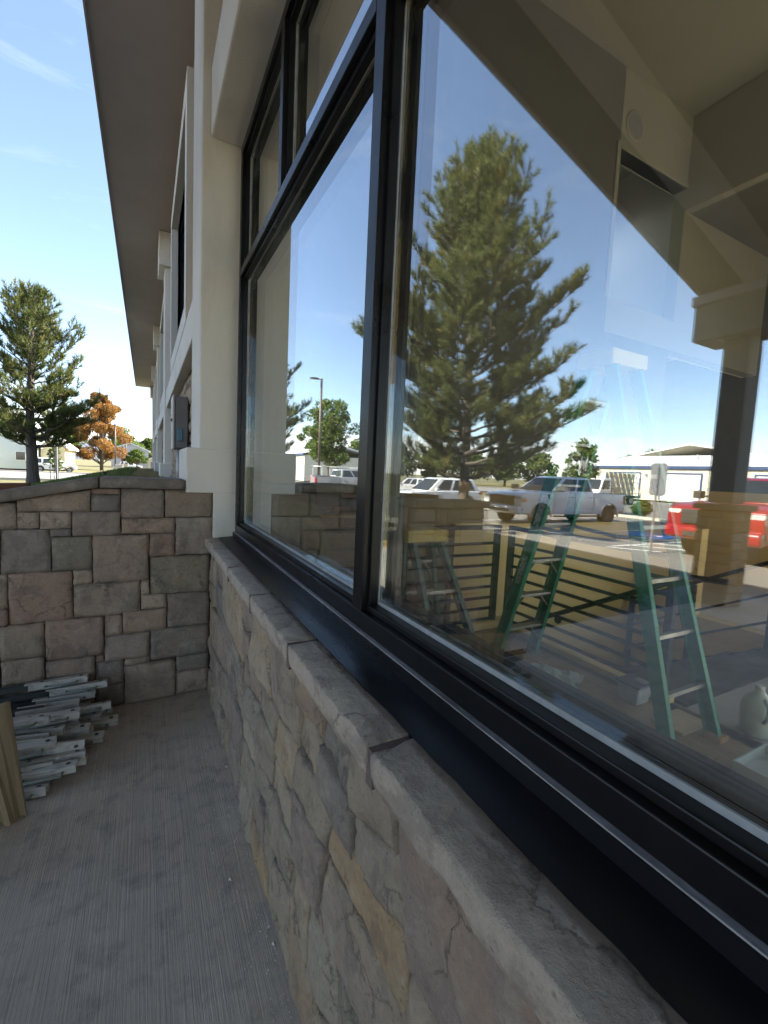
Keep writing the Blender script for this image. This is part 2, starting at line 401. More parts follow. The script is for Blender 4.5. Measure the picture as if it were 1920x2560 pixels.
M['grass_blade'] = leaf_mat('grass_blade', [(0, (0.05, 0.10, 0.02)), (0.6, (0.10, 0.16, 0.04)), (1, (0.24, 0.20, 0.08))], 0.4)
M['straw'] = leaf_mat('straw', [(0, (0.22, 0.17, 0.09)), (1, (0.36, 0.28, 0.15))], 0.3)
M['bark'] = surf('bark', (0.13, 0.105, 0.085), (0.07, 0.058, 0.05), 9, 0.95, bump_s=1.0, bump_scale=14, bump_d=0.05, vec=(1, 1, 0.25))

# ================================================================ the place: floor, lawn, ground
GX = 0.586            # outer face of the glass
def V(xv): return 2 * GX - xv       # distance in the mirror -> real x

b = MB(); b.box(-6.4, 0.46, -9, 3.2, -0.15, 0.0)
b.v = b.v; struct(b.build('porch_floor', M['concrete']))

# terrain: one sheet to the horizon, banked up to the lawn beside the building
def lawn_h(x, y):
    """height of the ground: raised beside the building, level with the car park elsewhere"""
    base = -0.32
    fx = min(1, max(0, (x + 7.0) / 6.4)); fe = min(1, max(0, (y - 3.4) / 2.6)) if x < -1.58 else 1.0; fx *= fe * fe * (3 - 2 * fe)
    fy = min(1, max(0, (34 - y) / 14)); fy = fy * fy * (3 - 2 * fy)
    inside = 1.0 if y > 3.3 else 0.0
    h = base + (1.27 - base) * fx * fy * inside
    return h
def axis_vals(breaks):
    out = []
    for a, b_, n in breaks: out += list(np.linspace(a, b_, n, endpoint=False))
    return out + [breaks[-1][1]]
xs = axis_vals([(-6000, -400, 6), (-400, -60, 8), (-60, -6, 14), (-6, 1.2, 22), (1.2, 8.5, 4), (8.5, 8.8, 1), (8.8, 60, 8), (60, 6000, 8)])
ys = axis_vals([(-6000, -400, 6), (-400, -20, 8), (-20, 3.29, 5), (3.29, 3.36, 1), (3.36, 40, 46), (40, 400, 12), (400, 9000, 8)])
b = MB(); nx = len(xs)
for y in ys:
    for x in xs:
        z = lawn_h(x, y)
        if -6.4 < x < 0.4 and -60 < y < 3.36: z = -0.16
        if 0.4 < x < 1.2 and y < 3.36: z = -3.8
        if 1.2 < x < 8.6 and -9 < y < 28.3: z = min(z, -3.8)
        if y > 3.3 and -6 < x < 1.2: z += 0.03 * mnoise.noise(Vector((x * 1.3, y * 0.6, 0)))
        b.v.append((x, y, z))
for j in range(len(ys) - 1):
    for i in range(nx - 1):
        b.f.append((j * nx + i, j * nx + i + 1, (j + 1) * nx + i + 1, (j + 1) * nx + i))
struct(b.build('ground', M['ground'], smooth=True))

# lawn blades on the bank (nobody could count them)
def blades(name, pts, hgt, mat, label, wid=0.012, seed=1):
    rng = np.random.default_rng(seed); n = len(pts); P = np.array(pts)
    a = rng.uniform(0, 6.283, n); h = rng.uniform(0.55, 1.15, n) * hgt; l = rng.uniform(-0.5, 0.5, (n, 2)) * h[:, None]
    d = np.stack([np.cos(a), np.sin(a)], 1) * wid
    v = np.zeros((n, 3, 3)); v[:, 0] = P; v[:, 1] = P; v[:, 2] = P
    v[:, 0, :2] -= d; v[:, 1, :2] += d; v[:, 2, :2] += l; v[:, 2, 2] += h
    me = bpy.data.meshes.new(name); me.from_pydata(v.reshape(-1, 3).tolist(), [], [(3 * i, 3 * i + 1, 3 * i + 2) for i in range(n)])
    o = mesh_obj(name, me, mat); tag(o, label, 'grass', kind='stuff'); return o
rng = random.Random(5)
pts = []; pts2 = []
while len(pts) < 42000:
    y = 3.5 + 26 * rng.random() ** 1.6; x = rng.uniform(-7.0, -0.25)
    pts.append((x, y, lawn_h(x, y) + 0.0))
while len(pts2) < 5000:
    y = 3.5 + 26 * rng.random() ** 1.6; x = rng.uniform(-0.7, 0.28)
    pts2.append((x, y, lawn_h(x, y)))
blades('lawn_grass', pts, 0.085, M['grass_blade'], 'short green lawn grass on the bank beside the building', 0.011)
blades('straw_mulch', pts2, 0.05, M['straw'], 'dry straw coloured grass along the foot of the facade', 0.02, 3)

# roads and parking (sheets a little above the ground); mirrored parts lie west of the porch
def sheet(name, x0, x1, y0, y1, z, mat, kind=True, parent=None):
    b_ = MB(); b_.box(x0, x1, y0, y1, z - 0.03, z); o = b_.build(name, mat, parent)
    if kind: struct(o)
    return o
sheet('parking_lot', -70, -6.62, -30, 30, -0.25, M['asphalt'])
sheet('parking_apron', -6.62, -2.2, 3.3, 30, -0.246, M['asphalt'])
sheet('driveway', -60, -3.6, 44, 66, -0.25, M['road'])
def kerb(name, x0, x1, y0, y1, h=0.14):
    b_ = MB(); b_.box(x0, x1, y0, y1, -0.4, h - 0.25); return struct(b_.build(name, M['kerb'], bevel=0.02))
kerb('kerb', -6.62, -6.42, -30, 3.25, 0.25)
kerb('kerb', V(23.2), V(23.0), 12.2, 16.5)
kerb('kerb', -60, -3.6, 43.8, 44)
kerb('kerb', -60, -3.6, 66, 66.3)
# parking stripes
for i, y in enumerate((-3.4, -0.7, 2.0, 8.1, 10.7, 14.6, 20.3, 23, 25.7)):
    sheet('parking_stripe', V(17.2), V(11.9), y - 0.05, y + 0.05, -0.245, M['paint_white'])
for k in range(4):
    b_ = MB(); x = V(12.4 + k * 1.2); b_.bar((x, 7.0, -0.2465), (x + 0.85, 8.05, -0.2465), 0.1, 0.004); struct(b_.build('parking_stripe', M['paint_white']))
# accessible parking symbol
sheet('painted_symbol_field', V(16.9), V(15.3), 8.7, 10.3, -0.244, M['paint_blue'])
b_ = MB(); cx, cyy = V(16.1), 9.5
ring = [(cx + 0.34 * math.cos(t), cyy + 0.34 * math.sin(t)) for t in np.linspace(0.4, 5.2, 18)]
for p, q in zip(ring[:-1], ring[1:]): b_.bar((p[0], p[1], -0.2415), (q[0], q[1], -0.2415), 0.075, 0.005)
b_.bar((cx - 0.05, cyy, -0.2405), (cx + 0.42, cyy, -0.2405), 0.08, 0.005); b_.bar((cx - 0.05, cyy, -0.2405), (cx - 0.05, cyy - 0.4, -0.2405), 0.08, 0.005)
b_.disc((cx + 0.52, cyy, -0.2405), (0, 0, 1), 0.08, 0.005)
struct(b_.build('painted_wheelchair_symbol', M['paint_white']))

# ================================================================ stones
def stone_mesh(name, w, h, d, seed, nu=6, nv=6, rough=0.012, edge=0.012, band=0.012, warp=None, axis='y', org=(0, 0, 0)):
    """a cut stone: uneven face, worn edges; built about its own centre. axis = normal of the face (pointing -axis)."""
    rv = Vector((seed * 3.71 % 97, seed * 1.37 % 89, seed * 2.11 % 83)); vs_ = []; fs = []
    us = [-1 + 2 * i / nu for i in range(nu + 1)]; vs2 = [-1 + 2 * j / nv for j in range(nv + 1)]
    tilt = (mnoise.noise(rv) * 0.012, mnoise.noise(rv + Vector((9, 1, 4))) * 0.012)
    for j, v in enumerate(vs2):
        for i, u in enumerate(us):
            x = u * w / 2; z = v * h / 2
            nn = mnoise.noise(rv + Vector((x * 9, z * 9, 0))); nn2 = mnoise.noise(rv + Vector((x * 26, z * 26, 5))); nn3 = mnoise.noise(rv + Vector((x * 62, z * 62, 11)))
            e = max(0.0, 1 - min((1 - abs(u)) * w / 2, (1 - abs(v)) * h / 2) / band)
            depth = rough * (nn + 0.5 * nn2 + 0.28 * nn3) - edge * e * (0.6 + 0.8 * abs(nn2)) + tilt[0] * u + tilt[1] * v
            ex = mnoise.noise(rv + Vector((7, z * 22, x * 4))) * 0.0045 * abs(u) ** 4; ez = mnoise.noise(rv + Vector((x * 22, 3, z * 4))) * 0.0045 * abs(v) ** 4
            px, pz = x + ex, z + ez
            if warp: px, pz = warp(px + org[0], pz + org[1]); px -= org[0]; pz -= org[1]
            vs_.append((px, pz, depth))
    def idx(i, j): return j * (nu + 1) + i
    for j in range(nv):
        for i in range(nu): fs.append((idx(i, j), idx(i + 1, j), idx(i + 1, j + 1), idx(i, j + 1)))
    border = [idx(i, 0) for i in range(nu)] + [idx(nu, j) for j in range(nv)] + [idx(i, nv) for i in range(nu, 0, -1)] + [idx(0, j) for j in range(nv, 0, -1)]
    o = len(vs_); k = len(border)
    for bi in border: vs_.append((vs_[bi][0], vs_[bi][1], -d))
    for a in range(k): fs.append((border[a], o + a, o + (a + 1) % k, border[(a + 1) % k]))
    if axis == 'y': P = [(x, -dd, z) for x, z, dd in vs_]
    elif axis == 'x': P = [(-dd, x, z) for x, z, dd in vs_]; fs = [f[::-1] for f in fs]
    elif axis == 'X': P = [(dd, x, z) for x, z, dd in vs_]
    else: P = [(x, dd, z) for x, z, dd in vs_]; fs = [f[::-1] for f in fs]
    me = bpy.data.meshes.new(name); me.from_pydata(P, [], fs); me.update()
    return me
def split_rects(x0, x1, z0, z1, rng_, wmax, hmax, wmin, hmin):
    """random coursed packing by repeated cuts"""
    w, h = x1 - x0, z1 - z0
    if (w <= wmax and h <= hmax and rng_.random() < 0.75) or (w < 2 * wmin and h < 2 * hmin): return [(x0, x1, z0, z1)]
    if (w / wmax > h / hmax or h < 2 * hmin) and w >= 2 * wmin:
        c = rng_.uniform(max(wmin, w * 0.3), min(w - wmin, w * 0.7)); return split_rects(x0, x0 + c, z0, z1, rng_, wmax, hmax, wmin, hmin) + split_rects(x0 + c, x1, z0, z1, rng_, wmax, hmax, wmin, hmin)
    if h < 2 * hmin: return [(x0, x1, z0, z1)]
    c = rng_.uniform(max(hmin, h * 0.3), min(h - hmin, h * 0.7)); return split_rects(x0, x1, z0, z0 + c, rng_, wmax, hmax, wmin, hmin) + split_rects(x0, x1, z0 + c, z1, rng_, wmax, hmax, wmin, hmin)

# ---------------------------------------------------------------- low stone wall across the end of the porch
WY = 3.16
lw = thing('low_stone_wall', 'low wall of squared brown and grey stones with sloping cap across the porch end', 'wall', (-0.6, WY, 0))
prof = [(0.44, 0.0), (-1.575, 0.0), (-1.575, 1.245), (-0.80, 1.245), (-0.25, 1.365), (0.44, 1.37)]
prof = [(0.44, -0.1), (-1.57, -0.1), (-1.57, 1.272), (-0.80, 1.272), (-0.25, 1.386), (0.44, 1.386)]
b_ = MB(); b_.prism(prof, 'y', WY + 0.028, WY + 0.235); b_.build('core', M['mortar'], lw)
ES = [(-0.762, -0.641, 1.139, 1.285), (-0.637, -0.293, 1.239, 1.338), (-0.288, -0.14, 1.345, 1.379), (-0.288, -0.14, 1.243, 1.342), (-0.137, 0.101, 1.2, 1.379), (0.106, 0.394, 1.203, 1.379), (-0.639, -0.539, 1.142, 1.236), (-0.536, -0.388, 1.139, 1.236), (-0.384, -0.138, 1.095, 1.239), (-0.487, -0.388, 1.092, 1.136), (-0.135, 0.166, 1.101, 1.197), (0.169, 0.396, 0.955, 1.2), (-0.718, -0.488, 0.888, 1.136), (-0.485, -0.287, 0.888, 1.089), (-0.284, 0.016, 0.80, 1.092), (0.019, 0.166, 0.953, 1.098), (0.022, 0.378, 0.702, 0.949), (-0.383, -0.287, 0.80, 0.885), (-0.687, -0.386, 0.585, 0.885), (-0.76, -0.690, 0.687, 0.885), (-0.76, -0.690, 0.588, 0.684), (-0.383, -0.033, 0.595, 0.797), (-0.03, 0.019, 0.707, 0.797), (-0.03, 0.119, 0.608, 0.702), (0.123, 0.378, 0.474, 0.698), (-0.13, 0.119, 0.462, 0.604), (-0.227, -0.133, 0.462, 0.591), (-0.524, -0.231, 0.348, 0.59), (-0.73, -0.527, 0.382, 0.582), (-0.228, 0.021, 0.30, 0.458), (0.025, 0.378, 0.27, 0.47), (-0.275, -0.231, 0.304, 0.344), (-0.727, -0.529, 0.232, 0.378), (-0.525, -0.279, 0.23, 0.344), (-0.275, -0.125, 0.152, 0.30), (-0.122, 0.022, 0.252, 0.297), (-0.122, 0.174, 0.002, 0.248), (0.178, 0.378, 0.16, 0.266), (0.178, 0.378, 0.003, 0.156), (-0.736, -0.378, 0.118, 0.228), (-0.374, -0.279, 0.118, 0.226), (-0.275, -0.125, 0.003, 0.148), (-0.525, -0.279, 0.003, 0.115), (-0.736, -0.528, 0.003, 0.115)]
rng = random.Random(11)
ES += [(-1.575, -0.765, 0, 0) for _ in ()]
for r_ in split_rects(-1.572, -0.765, 0.003, 1.27, rng, 0.36, 0.24, 0.11, 0.09): ES.append((r_[0] + 0.003, r_[1] - 0.003, r_[2] + 0.003, r_[3] - 0.003))
ES += [(-0.762, -0.721, 0.888, 1.136), (-0.762, -0.733, 0.232, 0.58)]
for i, (x0, x1, z0, z1) in enumerate(ES):
    x0 += 0.0015; x1 -= 0.0015; z0 += 0.0012; z1 -= 0.0012
    w, h = x1 - x0, z1 - z0; c = ((x0 + x1) / 2, WY - 0.004 - 0.007 * rng.random(), (z0 + z1) / 2)
    nu = max(4, min(14, int(w / 0.024))); nv = max(4, min(12, int(h / 0.024)))
    tilt_top = (lambda x, z: (x, z + 0.205 * (x + 0.465) * max(0, (z - 1.239) / 0.1))) if i == 1 else None
    me = stone_mesh('stone', w, h, 0.045, i + 3, nu, nv, 0.009, 0.004, 0.007, warp=tilt_top, org=(c[0], c[2]))
    mesh_obj('stone', me, M['stone_cool'], lw, origin=c, smooth=True)
# back face of the same wall, towards the lawn: coarse stones
for i, r_ in enumerate(split_rects(-1.57, 0.40, 1.0, 1.242, rng, 0.4, 0.24, 0.14, 0.1)):
    me = stone_mesh('stone', r_[1] - r_[0] - 0.006, r_[3] - r_[2] - 0.006, 0.04, i + 90, 4, 3, 0.006, 0.008, axis='Y')
    mesh_obj('stone', me, M['stone_cool'], lw, origin=((r_[0] + r_[1]) / 2, WY + 0.24, (r_[2] + r_[3]) / 2), smooth=True)
# cap pieces (chiselled slabs)
def slab(name, parent, pts_top, y0, y1, t, mat, seed, n=14, lip=0.02):
    """cap slab following a polyline (x,z); rock-faced front edge"""
    b2 = MB(); X = [p[0] for p in pts_top]; 
    (xa, za), (xb, zb) = pts_top
    rows = []
    cs = [(y0, -t, 1), (y0, -t * 0.65, 1), (y0, -t * 0.3, 1), (y0 + 0.008, 0, 0.4), (y0 + (y1 - y0) * 0.33, 0, 0.25), (y0 + (y1 - y0) * 0.66, 0, 0.25), (y1, 0, 0.2), (y1, -t, 0.2)]
    for i in range(n + 1):
        f = i / n; x = xa + (xb - xa) * f; z = za + (zb - za) * f
        for j, (yy, dz, a) in enumerate(cs):
            nn = mnoise.noise(Vector((x * 14 + seed * 5, j * 1.3, seed))) * 0.007 * a
            n2 = mnoise.noise(Vector((x * 30 + seed, j * 2.3, seed + 4))) * 0.003
            rows.append((x, yy + nn + (n2 if a == 1 else 0), z + dz + (n2 if a < 1 else 0) * 0.7))
    k = len(cs)
    fs = [(i * k + j, (i + 1) * k + j, (i + 1) * k + (j + 1) % k, i * k + (j + 1) % k) for i in range(n) for j in range(k)]
    fs += [tuple(range(k)), tuple(n * k + j for j in range(k))[::-1]]
    b2.add(rows, fs); c = ((xa + xb) / 2, (y0 + y1) / 2, (za + zb) / 2)
    return b2.build(name, mat, parent, origin=c, smooth=True)
CT = 0.062
for i, (p, q) in enumerate([((-1.60, 1.335), (-1.19, 1.335)), ((-1.186, 1.335), (-0.80, 1.335)), ((-0.797, 1.336), (-0.252, 1.449)), ((-0.240, 1.449), (0.218, 1.447))]):
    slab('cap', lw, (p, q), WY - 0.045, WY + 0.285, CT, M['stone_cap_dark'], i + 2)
b_ = MB(); b_.box(-0.256, -0.236, WY - 0.036, WY + 0.275, 1.39, 1.442); b_.build('mortar_joint', M['mortar'], lw)

# ---------------------------------------------------------------- the building
bld = thing('office_building', 'long two storey stucco building with stone veneer, deep brown eave and black framed windows', 'building', (0.6, 12, 0))
YA, YB = -8.0, 28.3                   # ends of the facade
EAVE = 5.65
# stone veneer under the big window
ven = bld
def warp_w(y, z):
    a = mnoise.noise(Vector((y * 3.1, z * 3.6, 1.5))); c = mnoise.noise(Vector((y * 3.3, z * 3.9, 7.7)))
    a2 = mnoise.noise(Vector((y * 9, z * 10, 3.5))); c2 = mnoise.noise(Vector((y * 9, z * 10, 9.1)))
    k = min(1, max(0, z / 0.12)) * min(1, max(0, (1.0 - z) / 0.1))
    return y + (0.075 * a + 0.02 * a2), z + k * (0.065 * c + 0.018 * c2)
WX = 0.392
b_ = MB(); b_.box(WX + 0.028, 0.50, -8, 3.12, -0.1, 1.0); core = b_.build('stone_veneer', M['mortar'], bld)
rng = random.Random(23)
rects = split_rects(-0.5, 3.16, 0.0, 1.0, rng, 0.44, 0.29, 0.13, 0.10)
for i, r_ in enumerate(rects):
    y0, y1, z0, z1 = r_; w, h = y1 - y0 - 0.006, z1 - z0 - 0.006
    near = (y0 + y1) / 2 < 2.0
    nu = max(6, min(28 if near else 12, int(w / 0.013))); nv = max(6, min(20 if near else 10, int(h / 0.013)))
    oy, oz = (y0 + y1) / 2, (z0 + z1) / 2
    hw_, hh_ = (y1 - y0) / 2, (z1 - z0) / 2
    crn = [warp_w(oy + sy * hw_, oz + sz * hh_) for sy, sz in ((-1, -1), (1, -1), (-1, 1), (1, 1))]
    def quad_warp(y_, z_, crn=crn, oy=oy, oz=oz, hw_=hw_, hh_=hh_):
        u_ = (y_ - oy + hw_) / (2 * hw_); v_ = (z_ - oz + hh_) / (2 * hh_)
        return tuple((crn[0][k] * (1 - u_) + crn[1][k] * u_) * (1 - v_) + (crn[2][k] * (1 - u_) + crn[3][k] * u_) * v_ for k in (0, 1))
    me = stone_mesh('stone', w, h, 0.05, i + 200, nu, nv, 0.011, 0.008, 0.008, warp=quad_warp, axis='x', org=(oy, oz))
    mesh_obj('stone', me, M['stone_warm'], core, origin=(WX - 0.008 - 0.016 * rng.random(), oy, oz), smooth=True)
# coarse stones farther back along the same wall (behind the photographer)
for i, r_ in enumerate(split_rects(-3.2, -0.52, 0.0, 1.0, rng, 0.45, 0.3, 0.2, 0.15)):
    y0, y1, z0, z1 = r_
    me = stone_mesh('stone', y1 - y0 - 0.01, z1 - z0 - 0.01, 0.05, i + 400, 3, 3, 0.012, 0.012, axis='x')
    mesh_obj('stone', me, M['stone_warm'], core, origin=(WX - 0.015, (y0 + y1) / 2, (z0 + z1) / 2), smooth=True)
# sloping cap stones
CZ = 1.065
js = [0.656 + 0.515 * k for k in range(-5, 5)] + [3.16]
def cap_slab(y0, y1, seed, parent):
    b2 = MB(); n = 16; rows = []
    cs = [(0.350, -0.06, 1), (0.346, -0.04, 1), (0.344, -0.02, 1), (0.345, -0.003, 0.8), (0.3495, 0.001, 0.5), (0.39, 0.002, 0.2), (0.41, 0.003, 0.2), (0.431, 0.004, 0.15), (0.431, -0.07, 0)]
    for i in range(n + 1):
        y = y0 + (y1 - y0) * i / n
        for j, (x, dz, a) in enumerate(cs):
            nn = mnoise.noise(Vector((y * 13 + seed * 3, j * 0.9, seed))) ; n2 = mnoise.noise(Vector((y * 34 + seed, j * 2.1, seed + 4)))
            rows.append((x + a * (0.008 * nn + 0.004 * n2), y + (0.006 * nn if i in (0, n) else 0), CZ + dz + (0.0022 * nn + 0.0012 * n2) * (1 if 2 < j < 8 else 0.3)))
    k = len(cs)
    b2.add(rows, [(i * k + j, (i + 1) * k + j, (i + 1) * k + (j + 1) % k, i * k + (j + 1) % k) for i in range(n) for j in range(k)] + [tuple(range(k)), tuple(n * k + j for j in range(k))[::-1]])
    return b2.build('cap', M['stone_cap'], parent, origin=(0.39, (y0 + y1) / 2, CZ), smooth=True)
for i, (a, c) in enumerate(zip(js[:-1], js[1:])):
    cap_slab(a + 0.009, c - 0.009, i + 1, core)
    b_ = MB(); b_.box(0.347, 0.4305, c - 0.012, c + 0.012, CZ - 0.068, CZ - 0.0005); b_.build('mortar_joint', M['mortar_red'], core)
b_ = MB(); b_.box(0.40, 0.56, -8, 3.14, 0.98, CZ - 0.055); b_.build('sill_bed', M['mortar'], bld)

# stucco pilaster beside the window, with its stepped base
PX0 = 0.302
def pilaster(y0, y1, base_z, near=False):
    g = MB()
    g.box(PX0, 0.66, y0, y1, 1.60 if near else base_z - 0.3, EAVE - 0.002)
    o = g.build('pilaster', M['stucco'], bld, bevel=0.012)
    if near:
        k = MB(); k.box(0.394, 0.655, y0 + 0.002, y1 - 0.01, 1.03, 1.40); k.build('pilaster_foot', M['stucco'], bld, bevel=0.008)
        k = MB(); k.box(PX0 - 0.077, 0.655, y0 - 0.003, y1 + 0.09, 1.365, 1.657); k.build('pilaster_base', M['stucco'], bld, bevel=0.01)
    else:
        k = MB(); k.box(PX0 - 0.077, 0.60, y0 - 0.07, y1 + 0.07, base_z - 0.3, base_z + 0.26); k.build('pilaster_base', M['stucco'], bld, bevel=0.012)
    k = MB(); k.box(PX0 - 0.10, 0.62, y0 - 0.10, y1 + 0.10, 5.07, EAVE - 0.004); k.build('pilaster_capital', M['stucco'], bld, bevel=0.012)
    return o
PIL = [3.12, 9.36, 15.6, 21.84, 27.7]
for i, y in enumerate(PIL): pilaster(y, y + 0.58, 1.28, near=(i == 0))
pilaster(-3.7, -3.12, 0.3)
# header over the big window, wall above it
b_ = MB(); b_.box(0.352, 0.66, -3.12, 3.118, 3.55, 3.95); b_.build('header', M['stucco'], bld, bevel=0.012)
b_ = MB(); b_.box(0.40, 0.66, -3.12, 3.118, 3.951, EAVE - 0.003); b_.build('wall', M['stucco_tan'], bld)
b_ = MB(); b_.box(0.41, 0.66, -8, -3.70, -0.1, EAVE - 0.003); b_.build('wall', M['stucco_tan'], bld)
# bays of the facade beyond the pilaster
FX = 0.435
for k in range(4):
    ya, yb = PIL[k] + 0.58, PIL[k + 1]
    c = (ya + yb) / 2; wa, wb = c - 1.35, c + 1.35; wz0, wz1 = 3.15, 5.10
    b_ = MB()
    for q in ((ya, wa, 2.57, EAVE), (wb, yb, 2.57, EAVE), (wa, wb, 2.57, wz0), (wa, wb, wz1, EAVE)): b_.box(FX, 0.66, q[0], q[1], q[2], q[3] - 0.003)
    b_.build('wall', M['stucco_tan'], bld)
    b_ = MB(); b_.box(0.33, 0.655, ya - 0.002, yb + 0.002, 2.57, 2.88); b_.build('belt_course', M['stucco'], bld, bevel=0.012)
    # upper window with a deep stucco surround
    fr = MB(); t = 0.20
    fr.box(0.345, 0.50, wa - t, wa, wz0 - t, wz1 + t); fr.box(0.345, 0.50, wb, wb + t, wz0 - t, wz1 + t); fr.box(0.345, 0.50, wa, wb, wz0 - t, wz0); fr.box(0.345, 0.50, wa, wb, wz1, wz1 + t)
    win = fr.build('window', M['stucco'], bld)
    pf = MB(); 
    pf.box(0.47, 0.54, wa, wa + 0.06, wz0, wz1); pf.box(0.47, 0.54, wb - 0.06, wb, wz0, wz1); pf.box(0.47, 0.54, wa + 0.06, wb - 0.06, wz0, wz0 + 0.06); pf.box(0.47, 0.54, wa + 0.06, wb - 0.06, wz1 - 0.06, wz1); pf.box(0.47, 0.54, c - 0.03, c + 0.03, wz0 + 0.06, wz1 - 0.06)
    pf.build('frame', M['black_metal'], win)
    for (p, q) in ((wa + 0.06, c - 0.03), (c + 0.03, wb - 0.06)):
        pn = MB(); pn.box(0.50, 0.512, p, q, wz0 + 0.06, wz1 - 0.06); pn.build('pane', M['dark_glass'], win)
    # lower part: stone veneer (first bay) with its stones
    b_ = MB(); b_.box(FX + 0.03, 0.655, ya, yb, 0.5, 2.568); sv = b_.build('stone_veneer', M['mortar'], bld)
    if k < 2:
        rr = random.Random(60 + k)
        for i, r_ in enumerate(split_rects(ya, yb, 1.15, 2.56, rr, 0.45 if k == 0 else 0.7, 0.26 if k == 0 else 0.34, 0.13, 0.10)):
            me = stone_mesh('stone', r_[1] - r_[0] - 0.012, r_[3] - r_[2] - 0.012, 0.05, i + 600 + 100 * k, 4, 3, 0.014, 0.012, axis='x')
            mesh_obj('stone', me, M['stone_warm'], sv, origin=(FX - 0.012 + 0.012 * rr.random(), (r_[0] + r_[1]) / 2, (r_[2] + r_[3]) / 2), smooth=True)
    else:
        b_ = MB(); b_.box(FX + 0.005, FX + 0.029, ya, yb, 0.5, 2.567); b_.build('stone_facing', M['stone_warm'], sv)
    b_ = MB(); b_.box(FX - 0.04, 0.64, ya + 0.02, yb - 0.1, 0.6, 1.32); b_.build('foundation_strip', M['foil'], bld)
# far end, back, roof
b_ = MB(); b_.box(0.66, 8.65, 28.0, 28.28, -0.5, EAVE - 0.003); b_.build('wall', M['stucco_tan'], bld)
# eave: soffit boards, fascia and roof
b_ = MB(); 
sj = [3.66, 14.2, 22, 28.4]
for a, c in zip(sj[:-1], sj[1:]):
    q = MB(); q.box(-0.48, 0.64, a + 0.003, c - 0.003, EAVE, EAVE + 0.02); q.build('soffit_panel', M['soffit'], bld)
q = MB(); q.box(-0.50, -0.482, 3.66, 28.42, EAVE - 0.02, EAVE + 0.22); q.build('fascia', M['soffit'], bld)
M['roof'] = surf('roof', (0.10, 0.09, 0.08), (0.075, 0.07, 0.065), 8, 0.9)
def roof_z(x): return EAVE + 0.25 + 1.5 * ((x + 0.52) / 4.92 if x < 4.4 else (9.2 - x) / 4.8)
q = MB()                                             # roof with an added, unseen hole that lets sun in to brighten the room
for y0, y1, spans in ((-8, -5.5, ((-0.52, 9.2),)), (-5.5, 1.1, ((-0.52, 3.4), (7.6, 9.2))), (1.1, 28.5, ((-0.52, 9.2),))):
    for xa, xb in spans:
        for a, c in ((xa, min(xb, 4.4)), (max(xa, 4.4), xb)):
            if c > a: q.prism([(a, roof_z(a) - 0.05), (c, roof_z(c) - 0.05), (c, roof_z(c)), (a, roof_z(a))], 'y', y0, y1)
q.build('roof', M['roof'], bld)
q = MB(); q.box(-0.4, 14.2, -8, 28.3, EAVE + 0.021, EAVE + 0.06); 

# utility box with conduit on the stone of the first bay
ub = thing('utility_box', 'grey metal utility meter box with conduit on the stone facade', 'utility box', (0.3, 6.2, 1.6))
M['grey_metal'] = surf('grey_metal', (0.20, 0.20, 0.215), (0.165, 0.165, 0.18), 5, 0.5, metal=0.2, bump_s=0.05)
M['grey_metal_light'] = surf('grey_metal_light', (0.42, 0.42, 0.43), (0.36, 0.36, 0.37), 5, 0.45, metal=0.2, bump_s=0.05)
b_ = MB(); b_.box(0.285, FX - 0.01, 5.55, 5.95, 1.72, 2.30); bx_ = b_.build('box', M['grey_metal'], ub, bevel=0.015)
b_ = MB(); b_.box(0.262, 0.284, 5.54, 5.96, 1.71, 2.31); b_.build('cover', M['grey_metal_light'], ub, bevel=0.008)
b_ = MB(); b_.tube([(0.34, 5.72, 1.719), (0.34, 5.72, 1.25)], 0.032, 12); b_.build('conduit', M['grey_metal_light'], ub, smooth=True)
b_ = MB(); b_.box(0.245, 0.262, 5.60, 5.66, 2.02, 2.05); b_.build('latch', M['grey_metal'], ub)
M['tag_blue'] = surf('tag_blue', (0.10, 0.26, 0.38), (0.08, 0.22, 0.33), 9, 0.5)
b_ = MB(); b_.box(0.31, 0.36, 5.528, 5.549, 1.80, 1.94); b_.build('seal_tag', M['tag_blue'], ub, bevel=0.004)
vt = MB(); vt.box(0.405, 0.43, 4.55, 4.67, 1.52, 1.56); tag(vt.build('weep_vent', M['black_metal'], bevel=0.005), 'small black vent slot in the stone veneer beside the pilaster', 'vent')

# ---------------------------------------------------------------- the big black framed window
wn = thing('storefront_window', 'large black aluminium framed window with reflective glass above the stone sill', 'window', (0.56, 0, 1.06))
FXo = 0.532                                        # outer face of the frame
YL, YR = 3.118, -3.1
q = MB(); q.prism([(0.4315, CZ + 0.005), (0.5175, CZ + 0.012), (0.5175, 1.106), (0.5215, 1.106), (0.5215, CZ - 0.05), (0.4315, CZ - 0.05)], 'y', YR, YL); q.build('sill', M['black_sill'], wn)
q = MB(); q.box(0.5217, 0.60, YR, YL, 1.05, 1.1085); q.build('sealant_ledge', M['ledge'], wn)
def rail(name, x0, x1, y0, y1, z0, z1, bev=0.003): q_ = MB(); q_.box(x0, x1, y0, y1, z0, z1); return q_.build(name, M['black_metal'], wn, bevel=bev)
mz = (2.755, 2.805)                                # transom
mull = [(1.100, 1.159), (-1.03, -0.971)]
ZT = 3.549
rail('bottom_rail', FXo, 0.645, YR, YL - 0.045, 1.109, 1.160)
rail('bottom_stop', FXo + 0.018, 0.584, YR + 0.05, YL - 0.046, 1.1601, 1.178)
rail('top_rail', FXo, 0.645, YR, YL - 0.05, ZT - 0.05, ZT)
rail('jamb', FXo, 0.645, YL - 0.05, YL, 1.109, ZT)
rail('jamb', FXo, 0.645, YR, YR + 0.05, 1.161, ZT - 0.051)
for a, c in mull: rail('mullion', FXo - 0.001, 0.647, a, c, 1.1605, ZT - 0.051)
